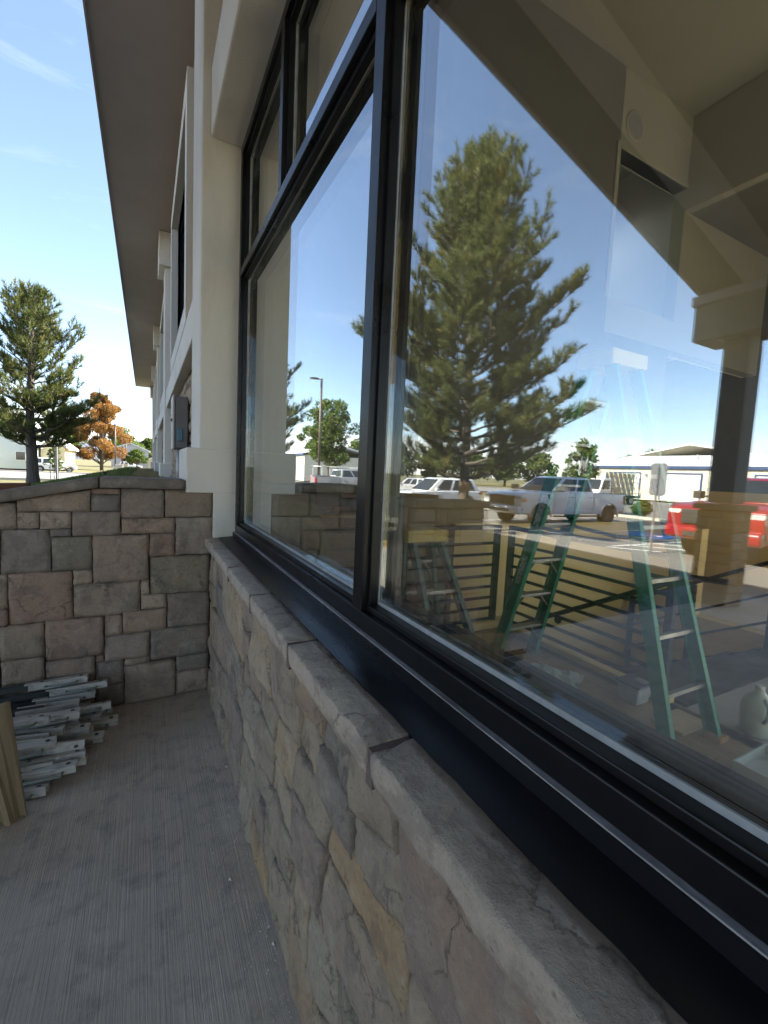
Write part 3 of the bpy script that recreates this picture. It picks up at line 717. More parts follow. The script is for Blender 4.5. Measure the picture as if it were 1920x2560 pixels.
ends = [YL - 0.05, mull[0][1], mull[0][0], mull[1][1], mull[1][0], YR + 0.05]
for i in range(0, 6, 2):
    a, c = ends[i + 1], ends[i]
    rail('transom', FXo, 0.645, a + 0.001, c - 0.001, mz[0], mz[1])
    # lower lite
    def lite(y0, y1, z0, z1):
        p_ = MB(); p_.box(GX, GX + 0.026, y0 + 0.004, y1 - 0.004, z0 + 0.004, z1 - 0.004); p_.build('glass_pane', M['glass'], wn)
        # gasket line round the pane and inner stops
        g_ = MB(); w_ = 0.011
        g_.box(GX - 0.006, GX - 0.0012, y0, y0 + w_, z0, z1); g_.box(GX - 0.006, GX - 0.0012, y1 - w_, y1, z0, z1); g_.box(GX - 0.006, GX - 0.0012, y0 + w_, y1 - w_, z0, z0 + w_); g_.box(GX - 0.006, GX - 0.0012, y0 + w_, y1 - w_, z1 - w_, z1)
        g_.build('gasket', M['gasket'], wn)
        g_ = MB(); w_ = 0.02
        g_.box(FXo + 0.02, GX - 0.008, y0 - 0.001, y0 + w_ * 0.6, z0, z1); g_.box(FXo + 0.02, GX - 0.008, y1 - w_ * 0.6, y1 + 0.001, z0, z1)
        g_.box(FXo + 0.02, GX - 0.008, y0 + w_ * 0.6, y1 - w_ * 0.6, z1 - w_, z1)
        g_.build('glazing_stop', M['black_metal'], wn, bevel=0.002)
        g_ = MB(); w_ = 0.022
        g_.box(GX + 0.028, 0.646, y0, y0 + w_, z0, z1); g_.box(GX + 0.028, 0.646, y1 - w_, y1, z0, z1); g_.box(GX + 0.028, 0.646, y0 + w_, y1 - w_, z0, z0 + w_); g_.box(GX + 0.028, 0.646, y0 + w_, y1 - w_, z1 - w_, z1)
        g_.build('inner_stop', M['black_metal'], wn)
    lite(a, c, 1.1785, mz[0])
    mid = 2.13 if i == 0 else (a + c) / 2
    rail('clerestory_mullion', FXo - 0.001, 0.646, mid - 0.026, mid + 0.026, mz[1] + 0.0005, ZT - 0.051)
    lite(a, mid - 0.026, mz[1], ZT - 0.05); lite(mid + 0.026, c, mz[1], ZT - 0.05)

# ---------------------------------------------------------------- porch roof on stone piers
pr = thing('porch_roof', 'sloping porch roof with wide soffit on stucco columns and a stone pier', 'porch roof', (-5.7, 3.0, 0))
def pz(x): return 1.55 + 4.454 - 0.317 * (0.352 - x)
def slope_box(name, mat, y0, y1, dz0, dz1, xa=0.349, xb=-6.25):
    q_ = MB(); q_.prism([(xa, pz(xa) + dz0), (xa, pz(xa) + dz1), (xb, pz(xb) + dz1), (xb, pz(xb) + dz0)], 'y', y0, y1); return q_.build(name, mat, pr)
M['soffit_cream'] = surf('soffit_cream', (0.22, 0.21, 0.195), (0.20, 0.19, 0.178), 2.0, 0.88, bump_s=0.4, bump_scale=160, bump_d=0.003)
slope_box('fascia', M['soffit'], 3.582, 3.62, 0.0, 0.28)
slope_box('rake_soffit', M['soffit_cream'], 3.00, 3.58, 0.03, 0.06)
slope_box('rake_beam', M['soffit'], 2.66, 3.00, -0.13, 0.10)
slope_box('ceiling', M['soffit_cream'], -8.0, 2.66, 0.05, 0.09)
slope_box('roof_deck', M['roof'], -8.0, 3.63, 0.285, 0.32)
q = MB(); q.box(0.352, 0.66, -8, 3.6, EAVE - 0.001, EAVE + 0.55); q.build('wall_plate', M['stucco_tan'], pr)
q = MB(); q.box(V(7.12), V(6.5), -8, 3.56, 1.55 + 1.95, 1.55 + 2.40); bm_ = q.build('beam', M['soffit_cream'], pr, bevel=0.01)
q = MB(); q.box(V(7.06), V(6.44), -8.05, 3.575, 1.55 + 2.401, 1.55 + 2.53); q.build('beam_trim', M['soffit'], pr, bevel=0.01)
q = MB()
for k in range(9): q.box(V(6.95), V(6.62), 3.30 - 0.028 * k, 3.30 - 0.028 * k - 0.014, 3.49, 3.499)
q.build('soffit_vent', M['grey_metal_light'], bm_)
PXC = -5.65
for y in (3.09, -6.5):
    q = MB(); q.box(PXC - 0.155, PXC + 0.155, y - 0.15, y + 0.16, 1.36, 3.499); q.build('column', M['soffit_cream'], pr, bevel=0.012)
    q = MB(); q.box(PXC - 0.185, PXC + 0.185, y - 0.185, y + 0.185, -0.05, 1.27); pier = q.build('pier', M['mortar'], pr)
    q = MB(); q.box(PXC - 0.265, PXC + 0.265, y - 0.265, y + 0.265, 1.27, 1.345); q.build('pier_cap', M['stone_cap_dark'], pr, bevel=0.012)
    if y > 0:
        rr = random.Random(77)
        for face in range(4):
            for i, r_ in enumerate(split_rects(-0.218, 0.218, 0.0, 1.265, rr, 0.30, 0.24, 0.12, 0.1)):
                w, h = r_[1] - r_[0] - 0.008, r_[3] - r_[2] - 0.008; uc = (r_[0] + r_[1]) / 2; zc = (r_[2] + r_[3]) / 2
                ax = 'xXyY'[face]; me = stone_mesh('stone', w, h, 0.035, i + 900 + 50 * face, 4, 4, 0.005, 0.004, 0.008, axis=ax)
                org = {'x': (PXC - 0.222, y + uc, zc), 'X': (PXC + 0.222, y + uc, zc), 'y': (PXC + uc, y - 0.22, zc), 'Y': (PXC + uc, y + 0.22, zc)}[ax]
                mesh_obj('stone', me, M['stone_cool'], pier, origin=org, smooth=True)
    else:
        q = MB(); q.box(PXC - 0.22, PXC + 0.22, y - 0.22, y + 0.22, 0, 1.268); q.build('stone_facing', M['stone_cool'], pier)
q = MB(); q.tube([(PXC - 0.2, 3.0, 3.4), (PXC - 0.2, 3.0, 1.36)], 0.04, 8); q.build('downspout', M['stucco'], pr)

# ================================================================ inside the building
M['wall_tan'] = surf('wall_tan', (0.82, 0.58, 0.24), (0.78, 0.55, 0.22), 1.2, 0.85, bump_s=0.15, bump_scale=120, bump_d=0.002)
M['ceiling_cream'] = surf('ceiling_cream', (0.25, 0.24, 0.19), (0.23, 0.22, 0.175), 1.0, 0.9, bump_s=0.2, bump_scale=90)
M['dark_trim'] = surf('dark_trim', (0.045, 0.04, 0.036), (0.03, 0.028, 0.026), 6, 0.5)
def plank_mat():
    m_, t, p = new_mat('plank_wood'); co = coords(t, (14, 1.2, 4), obj_random=True)
    n = N(t, 'ShaderNodeTexNoise', Scale=1.6, Detail=7, Roughness=0.65, Distortion=0.7); L(t, co, n.inputs['Vector'])
    oi = t.nodes.new('ShaderNodeObjectInfo'); rp = ramp(t, [(0, (0.30, 0.20, 0.10)), (0.5, (0.38, 0.26, 0.135)), (1, (0.45, 0.31, 0.165))]); L(t, oi.outputs['Random'], rp.inputs[0])
    L(t, mix(t, maprange(t, n.outputs[0], 0.35, 0.7, 0.5, 0), rp.outputs[0], (0.12, 0.075, 0.035)), p.inputs['Base Color']); p.inputs['Roughness'].default_value = 0.35
    L(t, bump(t, n.outputs[0], 0.1, 0.002), p.inputs['Normal']); return m_
M['plank'] = plank_mat()
fl = struct(sheet('interior_floor', 0.66, 3.36, -1.9, 9.0, -0.012, M['dark_trim'], False))
M['tile'] = surf('tile', (0.80, 0.73, 0.60), (0.77, 0.70, 0.58), 2, 0.4)
struct(sheet('interior_floor', 0.66, 3.36, -6, -1.901, -0.003, M['tile'], False))  # pale out-of-view floor put here to bounce sun into the room
me_cache = {}
rr = random.Random(8)
x = 0.665; k = 0
while x < 3.34:
    y = -1.0 - rr.random() * 1.0
    while y < 9.0:
        ln = rr.choice((0.9, 1.2, 1.5)); yy = min(y + ln, 9.0)
        key = round(yy - y, 2)
        if key < 0.05: break
        if key not in me_cache:
            q = MB(); q.box(-0.062, 0.062, -key / 2 + 0.0015, key / 2 - 0.0015, -0.011, 0.0)
            me = bpy.data.meshes.new('plank'); me.from_pydata(q.v, [], q.f); me.materials.append(M['plank']); me_cache[key] = me
        o = bpy.data.objects.new('plank', me_cache[key]); COL.objects.link(o); o.location = (min(x + 0.063, 3.29), y + (yy - y) / 2, 0); o.parent = fl
        y = yy; k += 1
    x += 0.127
M['tile_grey'] = surf('tile_grey', (0.40, 0.37, 0.33), (0.36, 0.335, 0.30), 2, 0.4)
struct(sheet('interior_floor', 3.362, 8.5, 0.6, 1.62, -0.001, M['tile_grey'], False))
fl2 = struct(sheet('interior_floor', 3.362, 8.5, -6, 0.599, -0.001, M['tile'], False))
def iwall(name, x0, x1, y0, y1, z0, z1, mat='wall_tan'):
    q_ = MB(); q_.box(x0, x1, y0, y1, z0, z1); return struct(q_.build(name, M[mat]))
ZC = 6.25
iwall('interior_wall', 0.66, 8.5, 7.4, 7.55, -3.6, ZC)
# back wall; its framed openings are added to let sun into the room
iwall('interior_wall', 8.5, 8.65, 0.75, 7.55, -3.6, 1.5); iwall('interior_wall', 8.5, 8.65, 0.75, 7.55, 1.5, ZC, 'roof'); iwall('interior_wall', 8.5, 8.65, -6, 0.75, -3.6, 0.1); iwall('interior_wall', 8.5, 8.65, -6, 0.75, 5.1, ZC)  # top part given the dark roof colour in place of shade
bw = MB()
for y_ in (-4.5, -2.4, -0.3): bw.box(8.52, 8.60, y_ - 0.03, y_ + 0.03, 0.1, 5.1)
bw.box(8.53, 8.59, -6, 0.75, 2.6, 2.66)
struct(bw.build('added_opening_frame', M['black_metal']))
# side wall out of view, its wide opening added to let sky light in
iwall('interior_wall', 0.66, 0.9, -6.15, -6, -0.1, ZC); iwall('interior_wall', 8.3, 8.5, -6.15, -6, -3.6, ZC); iwall('interior_wall', 0.9, 8.3, -6.15, -6, -3.6, 0.1); iwall('interior_wall', 0.9, 8.3, -6.15, -6, 3.4, ZC)
for x0, x1, y0, y1 in ((0.66, 8.6, -6.1, -5.5), (0.66, 3.5, -5.5, 0.5), (6.15, 8.6, -5.5, 0.5), (0.66, 8.6, 0.5, 7.6)):  # ceiling left open below the added roof hole, to light the room
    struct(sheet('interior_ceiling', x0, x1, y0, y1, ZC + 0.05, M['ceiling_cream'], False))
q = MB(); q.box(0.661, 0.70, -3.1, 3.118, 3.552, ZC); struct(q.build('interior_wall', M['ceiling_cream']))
# upper wall with an opening, bulkhead over the stairs
UY = 3.62
M['dim_wall'] = surf('dim_wall', (0.09, 0.085, 0.075), (0.08, 0.075, 0.068), 1.5, 0.9)  # dark colour stands in for shade on the upper walls and ceiling
iwall('upper_wall', 0.70, 4.798, UY, UY + 0.07, 1.50, ZC, 'dim_wall')  # carried down low to hide the lit rear wall
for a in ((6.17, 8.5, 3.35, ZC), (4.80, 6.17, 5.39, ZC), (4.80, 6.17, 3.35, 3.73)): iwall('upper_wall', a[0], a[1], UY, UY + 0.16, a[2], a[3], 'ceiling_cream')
tr = MB(); tr.box(4.74, 4.80, UY - 0.02, UY + 0.18, 3.73, 5.45); tr.box(4.80, 6.17, UY - 0.02, UY + 0.18, 5.39, 5.45); tag(tr.build('opening_trim', M['ceiling_cream'], bevel=0.005), 'pale trim round the dark opening high in the interior wall', 'trim')
for a in ((4.45, 4.55, UY + 0.161, 5.7), (6.5, 6.6, UY + 0.161, 5.7), (4.55, 6.5, 5.6, 5.7)): iwall('dark_box_wall', a[0], a[1], a[2], a[3], 3.36, ZC, 'soffit')  # box added behind the opening to keep daylight out of it
struct(sheet('dark_box_floor', 4.46, 6.59, UY + 0.161, 5.69, 3.355, M['soffit'], False))
iwall('upper_wall', 4.80, 6.10, UY, UY + 0.07, 1.50, 3.349, 'dim_wall')  # panel added under the opening to hide the lit rear wall
M['bounce_wall'] = surf('bounce_wall', (0.80, 0.76, 0.66), (0.77, 0.73, 0.63), 1.2, 0.9, bump_s=0.1)  # bright back face added to bounce light into the rear of the room
iwall('upper_wall', 0.70, 4.449, UY + 0.161, UY + 0.20, 3.35, ZC, 'bounce_wall'); iwall('upper_wall', 6.601, 8.5, UY + 0.161, UY + 0.20, 3.35, ZC, 'bounce_wall')
iwall('bulkhead', 6.17, 6.3, -6, UY - 0.001, 5.12, ZC, 'ceiling_cream')
struct(sheet('lower_ceiling', 6.301, 8.5, -6, UY - 0.001, 5.15, M['dim_wall'], False))
lp = thing('glow_panel', 'glowing panel added for the bright patch behind the high dark opening', 'light', (5.4, 5.2, 5.6))  # emissive stand-in for a bright patch, not a known lamp
q = MB(); q.box(5.0, 6.0, 4.75, 5.35, 5.60, 5.66); q.build('panel_back', M['dark_trim'], lp)
em, t_, p_ = new_mat('panel_glow'); p_.inputs['Emission Color'].default_value = (0.85, 1, 0.93, 1); p_.inputs['Emission Strength'].default_value = 2.2
q = MB(); q.box(5.03, 5.97, 4.78, 5.32, 5.585, 5.599); q.build('glow_face', em, lp)
sp = thing('wall_speaker', 'round pale speaker grille high on the interior wall', 'speaker', (4.94, UY - 0.02, 5.67))
q = MB(); q.lathe((5.02, UY - 0.004, 5.70), (0, -1, 0), [(0.165, 0), (0.165, 0.012), (0.14, 0.02), (0.125, 0.012)]); q.build('ring', M['ceiling_cream'], sp, smooth=True)
q = MB(); q.disc((5.02, UY - 0.011, 5.70), (0, 1, 0), 0.127, 0.012, 28); q.build('grille', M['grey_metal'], sp)

# stairwell
iwall('stairwell_wall', 5.95, 6.1, 1.62, 2.9, -3.6, -0.02); iwall('stairwell_wall', 5.95, 6.1, 2.9, 3.69, -3.6, 1.05); iwall('stairwell_wall', 3.362, 3.40, 1.62, 3.69, -3.6, -0.02); iwall('stairwell_wall', 3.46, 6.1, 3.70, 3.80, -3.6, 1.05)
iwall('interior_wall', 2.84, 3.459, 3.70, 3.799, 0.0, 1.06)
struct(sheet('interior_floor', 6.1, 8.5, 1.62, 7.4, -0.002, M['tile'], False))
st = thing('staircase', 'dark wooden staircase going down behind the black railing', 'staircase', (4.6, 2.0, 0))
for k in range(7):
    q = MB(); y = 1.62 + 0.28 * k; z = -0.155 * k
    q.box(3.42, 5.92, y, y + 0.31, z - 0.045, z - 0.002); q.build('tread', M['dark_trim'], st, bevel=0.006)
    q = MB(); q.box(3.43, 5.91, y + 0.02, y + 0.04, z - 0.20, z - 0.046) if k else q.box(3.43, 5.91, y + 0.02, y + 0.04, z - 0.2, z - 0.046); q.build('riser', M['wall_tan'], st)
q = MB(); q.prism([(1.6, 0.03), (1.6, 0.30), (3.6, -0.8), (3.6, -1.1)], 'x', 5.925, 5.948); q.build('stringer', M['wall_tan'], st)

# railings: posts, top rail and eight horizontal bars
RH = 1.07
def railing(name, p, q_, label, slope=False, posts=(0, 1), nb=8):
    p = Vector(p); q_ = Vector(q_); t = thing(name, label, 'railing', tuple(p), 'black railings round the stairwell')
    d = q_ - p; hor = Vector((d.x, d.y, 0)).normalized(); n = hor.cross(Vector((0, 0, 1)))
    b2 = MB(); b2.bar(p + Vector((0, 0, RH - 0.02)), q_ + Vector((0, 0, RH - 0.02)), 0.05, 0.04); b2.build('top_rail', M['rail_black'], t, bevel=0.003)
    for k in range(nb):
        z = 0.09 + k * (RH - 0.16) / nb
        b2 = MB(); b2.bar(p + Vector((0, 0, z)), q_ + Vector((0, 0, z)), 0.02, 0.026); b2.build('bar', M['rail_black'], t)
    for f in posts:
        c = p + d * f; b2 = MB(); b2.box(c.x - 0.027, c.x + 0.027, c.y - 0.027, c.y + 0.027, c.z + 0.001, c.z + RH - 0.042); b2.build('post', M['rail_black'], t, bevel=0.003)
    return t
railing('stair_railing', (0.74, 3.46, 0.0), (3.24, 3.46, 0.0), 'black horizontal bar railing behind the small stepladder', posts=(0.02, 0.5, 0.985))
railing('stair_railing', (3.32, 3.40, 0.0), (3.32, 1.74, 0.0), 'black horizontal bar railing behind the tall green stepladder', posts=(0.015, 0.985))
h1 = railing('stair_railing', (5.80, 1.7, 0.0), (5.80, 3.62, -1.06), 'black sloping stair railing on the far side of the stairs', posts=(0.02, 0.2, 0.6, 0.98), nb=3)
h2 = railing('stair_railing', (5.80, 1.62, 0.0), (5.80, -3.2, 0.0), 'black level railing beyond the head of the stairs', posts=(0.02, 0.35, 0.7), nb=6)
hr = thing('stair_handrail', 'black wall handrail with round brackets sloping down the stairwell', 'handrail', (3.46, 2, 0.4))
q = MB(); q.tube([(3.48, 1.5, 0.92), (3.48, 1.75, 0.90), (3.48, 3.62, -0.13)], 0.022, 10); q.build('rail', M['rail_black'], hr, smooth=True)
for y in (2.1, 2.8, 3.5):
    z = 0.90 - (y - 1.75) * 0.55; q = MB(); q.lathe((3.42, y, z - 0.07), (1, 0, 0), [(0.0, -0.018), (0.035, -0.018), (0.035, 0.0), (0.012, 0.01), (0.012, 0.05), (0.0, 0.05)], 14); q.build('bracket', M['rail_black'], hr)
q = MB(); q.box(0.70, 3.36, 3.40, 3.52, 0.0015, 0.075); struct(q.build('floor_curb', M['wall_tan']))
q = MB(); q.box(3.27, 3.36, 1.70, 3.399, 0.0015, 0.05); struct(q.build('floor_curb', M['wall_tan']))

# reception counter behind the first railing
M['wood_brown'] = surf('wood_brown', (0.26, 0.14, 0.055), (0.19, 0.10, 0.04), 3, 0.45, vec=(1, 1, 6), bump_s=0.1)
M['orange'] = surf('orange', (0.42, 0.18, 0.06), (0.36, 0.15, 0.05), 4, 0.6)
ct = thing('reception_counter', 'brown wooden counter with panelled front beyond the railing', 'counter', (3.3, 6.2, 0))
q = MB(); q.box(1.0, 3.2, 6.1, 6.7, 0.002, 0.86); q.build('carcass', M['wood_brown'], ct)
q = MB(); q.box(0.95, 3.25, 6.05, 6.75, 0.861, 0.90); q.build('worktop', M['wall_tan'], ct, bevel=0.004)
for k in range(6):
    q = MB(); x = 1.04 + k * 0.355; q.box(x, x + 0.32, 6.082, 6.099, 0.08, 0.80); q.build('panel', M['wood_brown'], ct, bevel=0.005)
mo = thing('monitor', 'black computer monitor on the wooden counter', 'monitor', (2.55, 6.4, 0.9))
q = MB(); q.box(2.25, 2.85, 6.38, 6.42, 1.0, 1.36); q.build('screen', M['dark_glass'], mo, bevel=0.006)
q = MB(); q.box(2.45, 2.65, 6.30, 6.48, 0.901, 0.915); q.box(2.53, 2.57, 6.405, 6.43, 0.91, 1.05); q.build('stand', M['black_metal'], mo)
cb = thing('storage_cabinet', 'dark cabinet with an orange door behind the counter', 'cabinet', (4.2, 8.7, 0))
q = MB(); q.box(0.8, 3.3, 6.95, 7.38, 0.0, 1.30); q.build('carcass', M['dark_trim'], cb)
q = MB(); q.box(2.75, 3.05, 6.92, 6.949, 0.06, 1.26); q.build('door', M['orange'], cb); q = MB(); q.box(0.9, 1.7, 6.92, 6.949, 0.06, 1.26); q.build('door', M['wood_brown'], cb)

# ---------------------------------------------------------------- stepladders
M['ladder_green'] = surf('ladder_green', (0.001, 0.20, 0.105), (0.001, 0.16, 0.085), 4, 0.5, bump_s=0.08, dirt=(0.04, 0.18, 0.12), dirt_scale=9)
M['ladder_dull'] = surf('ladder_dull', (0.02, 0.10, 0.075), (0.03, 0.085, 0.07), 4, 0.55, bump_s=0.1, dirt=(0.10, 0.14, 0.12), dirt_scale=7)
M['aluminium'] = surf('aluminium', (0.42, 0.41, 0.38), (0.30, 0.29, 0.27), 12, 0.45, metal=0.75, bump_s=0.1, dirt=(0.2, 0.18, 0.13), dirt_scale=6)
M['label_white'] = surf('label_white', (0.62, 0.62, 0.58), (0.12, 0.12, 0.11), 60, 0.6, bump_s=0.05, detail=2)
M['ladder_cap'] = surf('ladder_cap', (0.50, 0.38, 0.08), (0.42, 0.32, 0.07), 7, 0.6, dirt=(0.3, 0.27, 0.2), dirt_scale=8)
M['yellow_foot'] = surf('yellow_foot', (0.45, 0.25, 0.05), (0.35, 0.2, 0.05), 7, 0.6)
def ladder(name, label, mat, H, feet, top, steps, cap_mat, plabel=True):
    """feet: front a, front b (step side), back c, back d on the floor; top: the same four points at the head"""
    t = thing(name, label, 'ladder', tuple(feet[0]), 'stepladders inside the window')
    fa, fb, fc, fd = [Vector(p) for p in feet]; ta, tb, tc_, td = [Vector(p) for p in top]
    side = (fb - fa).normalized()
    for k, (p, q_) in enumerate(((fa, ta), (fb, tb), (fc, tc_), (fd, td))):
        w_, h_ = (0.098, 0.036) if k < 2 else (0.08, 0.034)
        b2 = MB(); d = (q_ - p).normalized()
        b2.bar(p + d * 0.03, q_, w_, 0.008, up=side)                      # web of the channel
        n = d.cross(side).normalized()
        s_ = 1 if k in (0, 2) else -1
        for e in (-1, 1): b2.bar(p + d * 0.03 + n * e * (w_ / 2 - 0.003) + side * s_ * h_ / 2, q_ + n * e * (w_ / 2 - 0.003) + side * s_ * h_ / 2, 0.006, h_, up=side)
        r_ = b2.build('rail', mat, t)
        b2 = MB(); b2.box(p.x - 0.05, p.x + 0.05, p.y - 0.05, p.y + 0.05, 0.001, 0.035); b2.build('foot', M['aluminium'] if k < 2 else M['yellow_foot'], t, bevel=0.006)
        if k == 0 and plabel:
            b2 = MB(); outw = side * -0.006; b2.bar(p.lerp(q_, 0.50) + outw, p.lerp(q_, 0.60) + outw, 0.05, 0.002, up=side); b2.build('label', M['label_white'], r_)
            b2 = MB(); b2.bar(p.lerp(q_, 0.30) + outw, p.lerp(q_, 0.40) + outw, 0.045, 0.002, up=side); b2.build('label', M['label_white'], r_)
            b2 = MB(); b2.bar(p.lerp(q_, 0.70) + outw, p.lerp(q_, 0.76) + outw, 0.05, 0.002, up=side); b2.build('label', M['label_white'], r_)
    for k in range(steps):
        f = (k + 1) / (steps + 0.9); p = fa.lerp(ta, f); q_ = fb.lerp(tb, f)
        b2 = MB(); inn = Vector((0, -1, 0)) if fc.y < fa.y else Vector((0, 1, 0))
        b2.bar(p, q_, 0.075, 0.02, up=(0, 0, 1)); b2.bar(p + Vector((0, 0, -0.02)) - inn * 0.034, q_ + Vector((0, 0, -0.02)) - inn * 0.034, 0.006, 0.045)
        st_ = b2.build('step', M['aluminium'], t, bevel=0.002)
        if k < 3:
            b2 = MB()
            for a_, b_2 in ((p, q_), (q_, p)):
                c = a_.lerp(b_2, 0.3); low = a_ + Vector((0, 0, -0.13)) + (b_2 - a_).normalized() * 0.015; b2.bar(c + Vector((0, 0, -0.012)), low, 0.02, 0.006)
            b2.build('brace', M['aluminium'], st_)
    for k in range(max(2, steps - 2)):
        f = (k + 1) / (steps + 0.4); b2 = MB(); b2.bar(fc.lerp(tc_, f), fd.lerp(td, f), 0.03, 0.025); b2.build('back_bar', M['aluminium'], t)
    for p, q_ in (((fa.lerp(ta, 0.50)), (fc.lerp(tc_, 0.50))), ((fb.lerp(tb, 0.50)), (fd.lerp(td, 0.50)))):
        mid = p.lerp(q_, 0.5) + Vector((0, 0, -0.03)); b2 = MB(); b2.bar(p, mid, 0.006, 0.028); b2.bar(mid + side * 0.008, q_ + side * 0.008, 0.006, 0.028)
        b2.disc(mid, side, 0.018, 0.02, 12); b2.build('spreader', M['grey_metal_light'], t)
    c0 = (ta + tb + tc_ + td) / 4; sx = abs(tb.x - ta.x) / 2 + 0.05; sy = abs(ta.y - tc_.y) / 2 + 0.06
    b2 = MB(); b2.box(c0.x - sx, c0.x + sx, c0.y - sy, c0.y + sy, c0.z - 0.06, c0.z + 0.04); b2.build('top_cap', cap_mat, t, bevel=0.012)
    return t
ladder('stepladder', 'tall bright green fibreglass stepladder with metal steps', M['ladder_green'], 2.4,
       [(2.60, 2.77, 0), (3.08, 2.77, 0), (2.61, 1.32, 0), (3.12, 1.32, 0)], [(2.70, 2.13, 2.40), (2.98, 2.13, 2.40), (2.70, 1.98, 2.38), (2.98, 1.98, 2.38)], 7, M['ladder_cap'])
ladder('stepladder', 'short worn dull green stepladder with a yellow top', M['ladder_dull'], 1.12,
       [(2.42, 3.28, 0), (1.96, 3.28, 0), (2.40, 2.64, 0), (1.94, 2.64, 0)], [(2.10, 3.06, 1.08), (1.82, 3.06, 1.08), (2.10, 2.95, 1.08), (1.82, 2.95, 1.08)], 3, M['ladder_cap'])

# ---------------------------------------------------------------- things left on the interior floor
M['clear_plastic'] = surf('clear_plastic', (0.42, 0.45, 0.44), (0.34, 0.37, 0.36), 6, 0.3, bump_s=0.1, spec=0.6)
M['milky'] = surf('milky', (0.50, 0.58, 0.52), (0.42, 0.50, 0.45), 6, 0.35, bump_s=0.1)
M['lid_grey'] = surf('lid_grey', (0.10, 0.10, 0.13), (0.10, 0.10, 0.12), 20, 0.45)
tb_ = thing('plastic_tub', 'small square plastic tub with a grey lid on the landing floor', 'tub', (3.10, 1.84, 0))
q = MB(); q.add([(3.03, 1.77, 0.002), (3.17, 1.77, 0.002), (3.17, 1.91, 0.002), (3.03, 1.91, 0.002), (3.015, 1.755, 0.13), (3.185, 1.755, 0.13), (3.185, 1.925, 0.13), (3.015, 1.925, 0.13)], [(0, 3, 2, 1), (4, 5, 6, 7), (0, 1, 5, 4), (1, 2, 6, 5), (2, 3, 7, 6), (3, 0, 4, 7)]); q.build('body', M['clear_plastic'], tb_, bevel=0.015)
q = MB(); q.box(3.005, 3.195, 1.745, 1.935, 0.1305, 0.148); lid = q.build('lid', M['lid_grey'], tb_, bevel=0.012)
q = MB(); q.box(3.11, 3.18, 1.77, 1.86, 0.1482, 0.1494); q.build('label', M['label_white'], lid)
jg = thing('plastic_jug', 'milky translucent plastic jug standing on the floor by the stairs', 'jug', (3.45, 1.25, 0))
q = MB(); q.lathe((3.45, 1.25, 0.002), (0, 0, 1), [(0.0, 0), (0.085, 0.0), (0.09, 0.02), (0.09, 0.17), (0.075, 0.22), (0.03, 0.27), (0.022, 0.29), (0.0, 0.29)], 20); q.build('body', M['milky'], jg, smooth=True)
q = MB(); q.disc((3.45, 1.25, 0.305), (0, 0, 1), 0.025, 0.024, 14); q.build('cap', M['milky'], jg)
q = MB(); q.tube([(3.40, 1.20, 0.25), (3.36, 1.16, 0.22), (3.365, 1.165, 0.14), (3.39, 1.19, 0.11)], 0.012, 8); q.build('handle', M['milky'], jg, smooth=True)
def wrinkled(name, cx, cy_, w, d, label, cat, mat, seed, rot=0.3, hz=0.03):
    q_ = MB(); n = 12; rows = []
    for k in (0, 1):
        for j in range(n + 1):
            for i in range(n + 1):
                u = (i / n - 0.5) * w; v = (j / n - 0.5) * d
                z = 0.004 + hz * abs(mnoise.noise(Vector((u * 16 + seed, v * 16, seed)))) + 0.004 * k
                rows.append((cx + u * math.cos(rot) - v * math.sin(rot), cy_ + u * math.sin(rot) + v * math.cos(rot), z))
    N1 = (n + 1) ** 2
    for k in (0, 1):
        for j in range(n):
            for i in range(n):
                a = k * N1 + j * (n + 1) + i; q_.f.append((a, a + 1, a + n + 2, a + n + 1))
    q_.v = rows
    o = q_.build(name, mat); tag(o, label, cat); return o
wrinkled('plastic_wrap', 2.62, 1.62, 0.32, 0.2, 'crumpled clear plastic wrapping beside the tall ladder foot', 'wrapping', M['clear_plastic'], 3)
wrinkled('plastic_sheet', 2.75, 2.28, 0.55, 0.4, 'crumpled pale plastic sheet spread on the landing floor', 'sheet', M['milky'], 7, 0.5, 0.05)
wrinkled('paper_scrap', 2.42, 1.33, 0.22, 0.16, 'crumpled cream paper scrap by the window', 'paper', M['label_white'], 12, 0.9, 0.06)
M['board'] = surf('board', (0.62, 0.48, 0.27), (0.56, 0.42, 0.23), 6, 0.7, vec=(1, 8, 1))
q = MB(); q.box(2.95, 3.25, 1.42, 1.62, 0.002, 0.02); tag(q.build('offcut_board', M['board'], bevel=0.002), 'small flat offcut of pale board on the landing floor', 'board')
tr_ = thing('plastic_tray', 'shallow clear plastic tray on the floor beside the jug', 'tray', (3.05, 0.95, 0))
q = MB(); q.box(2.85, 3.2, 0.85, 1.1, 0.002, 0.012); q.build('base', M['clear_plastic'], tr_)
q = MB(); q.box(2.84, 2.849, 0.84, 1.11, 0.002, 0.07); q.box(3.201, 3.21, 0.84, 1.11, 0.002, 0.07); q.box(2.85, 3.2, 0.84, 0.849, 0.002, 0.07); q.box(2.85, 3.2, 1.101, 1.11, 0.002, 0.07); q.build('rim', M['milky'], tr_)

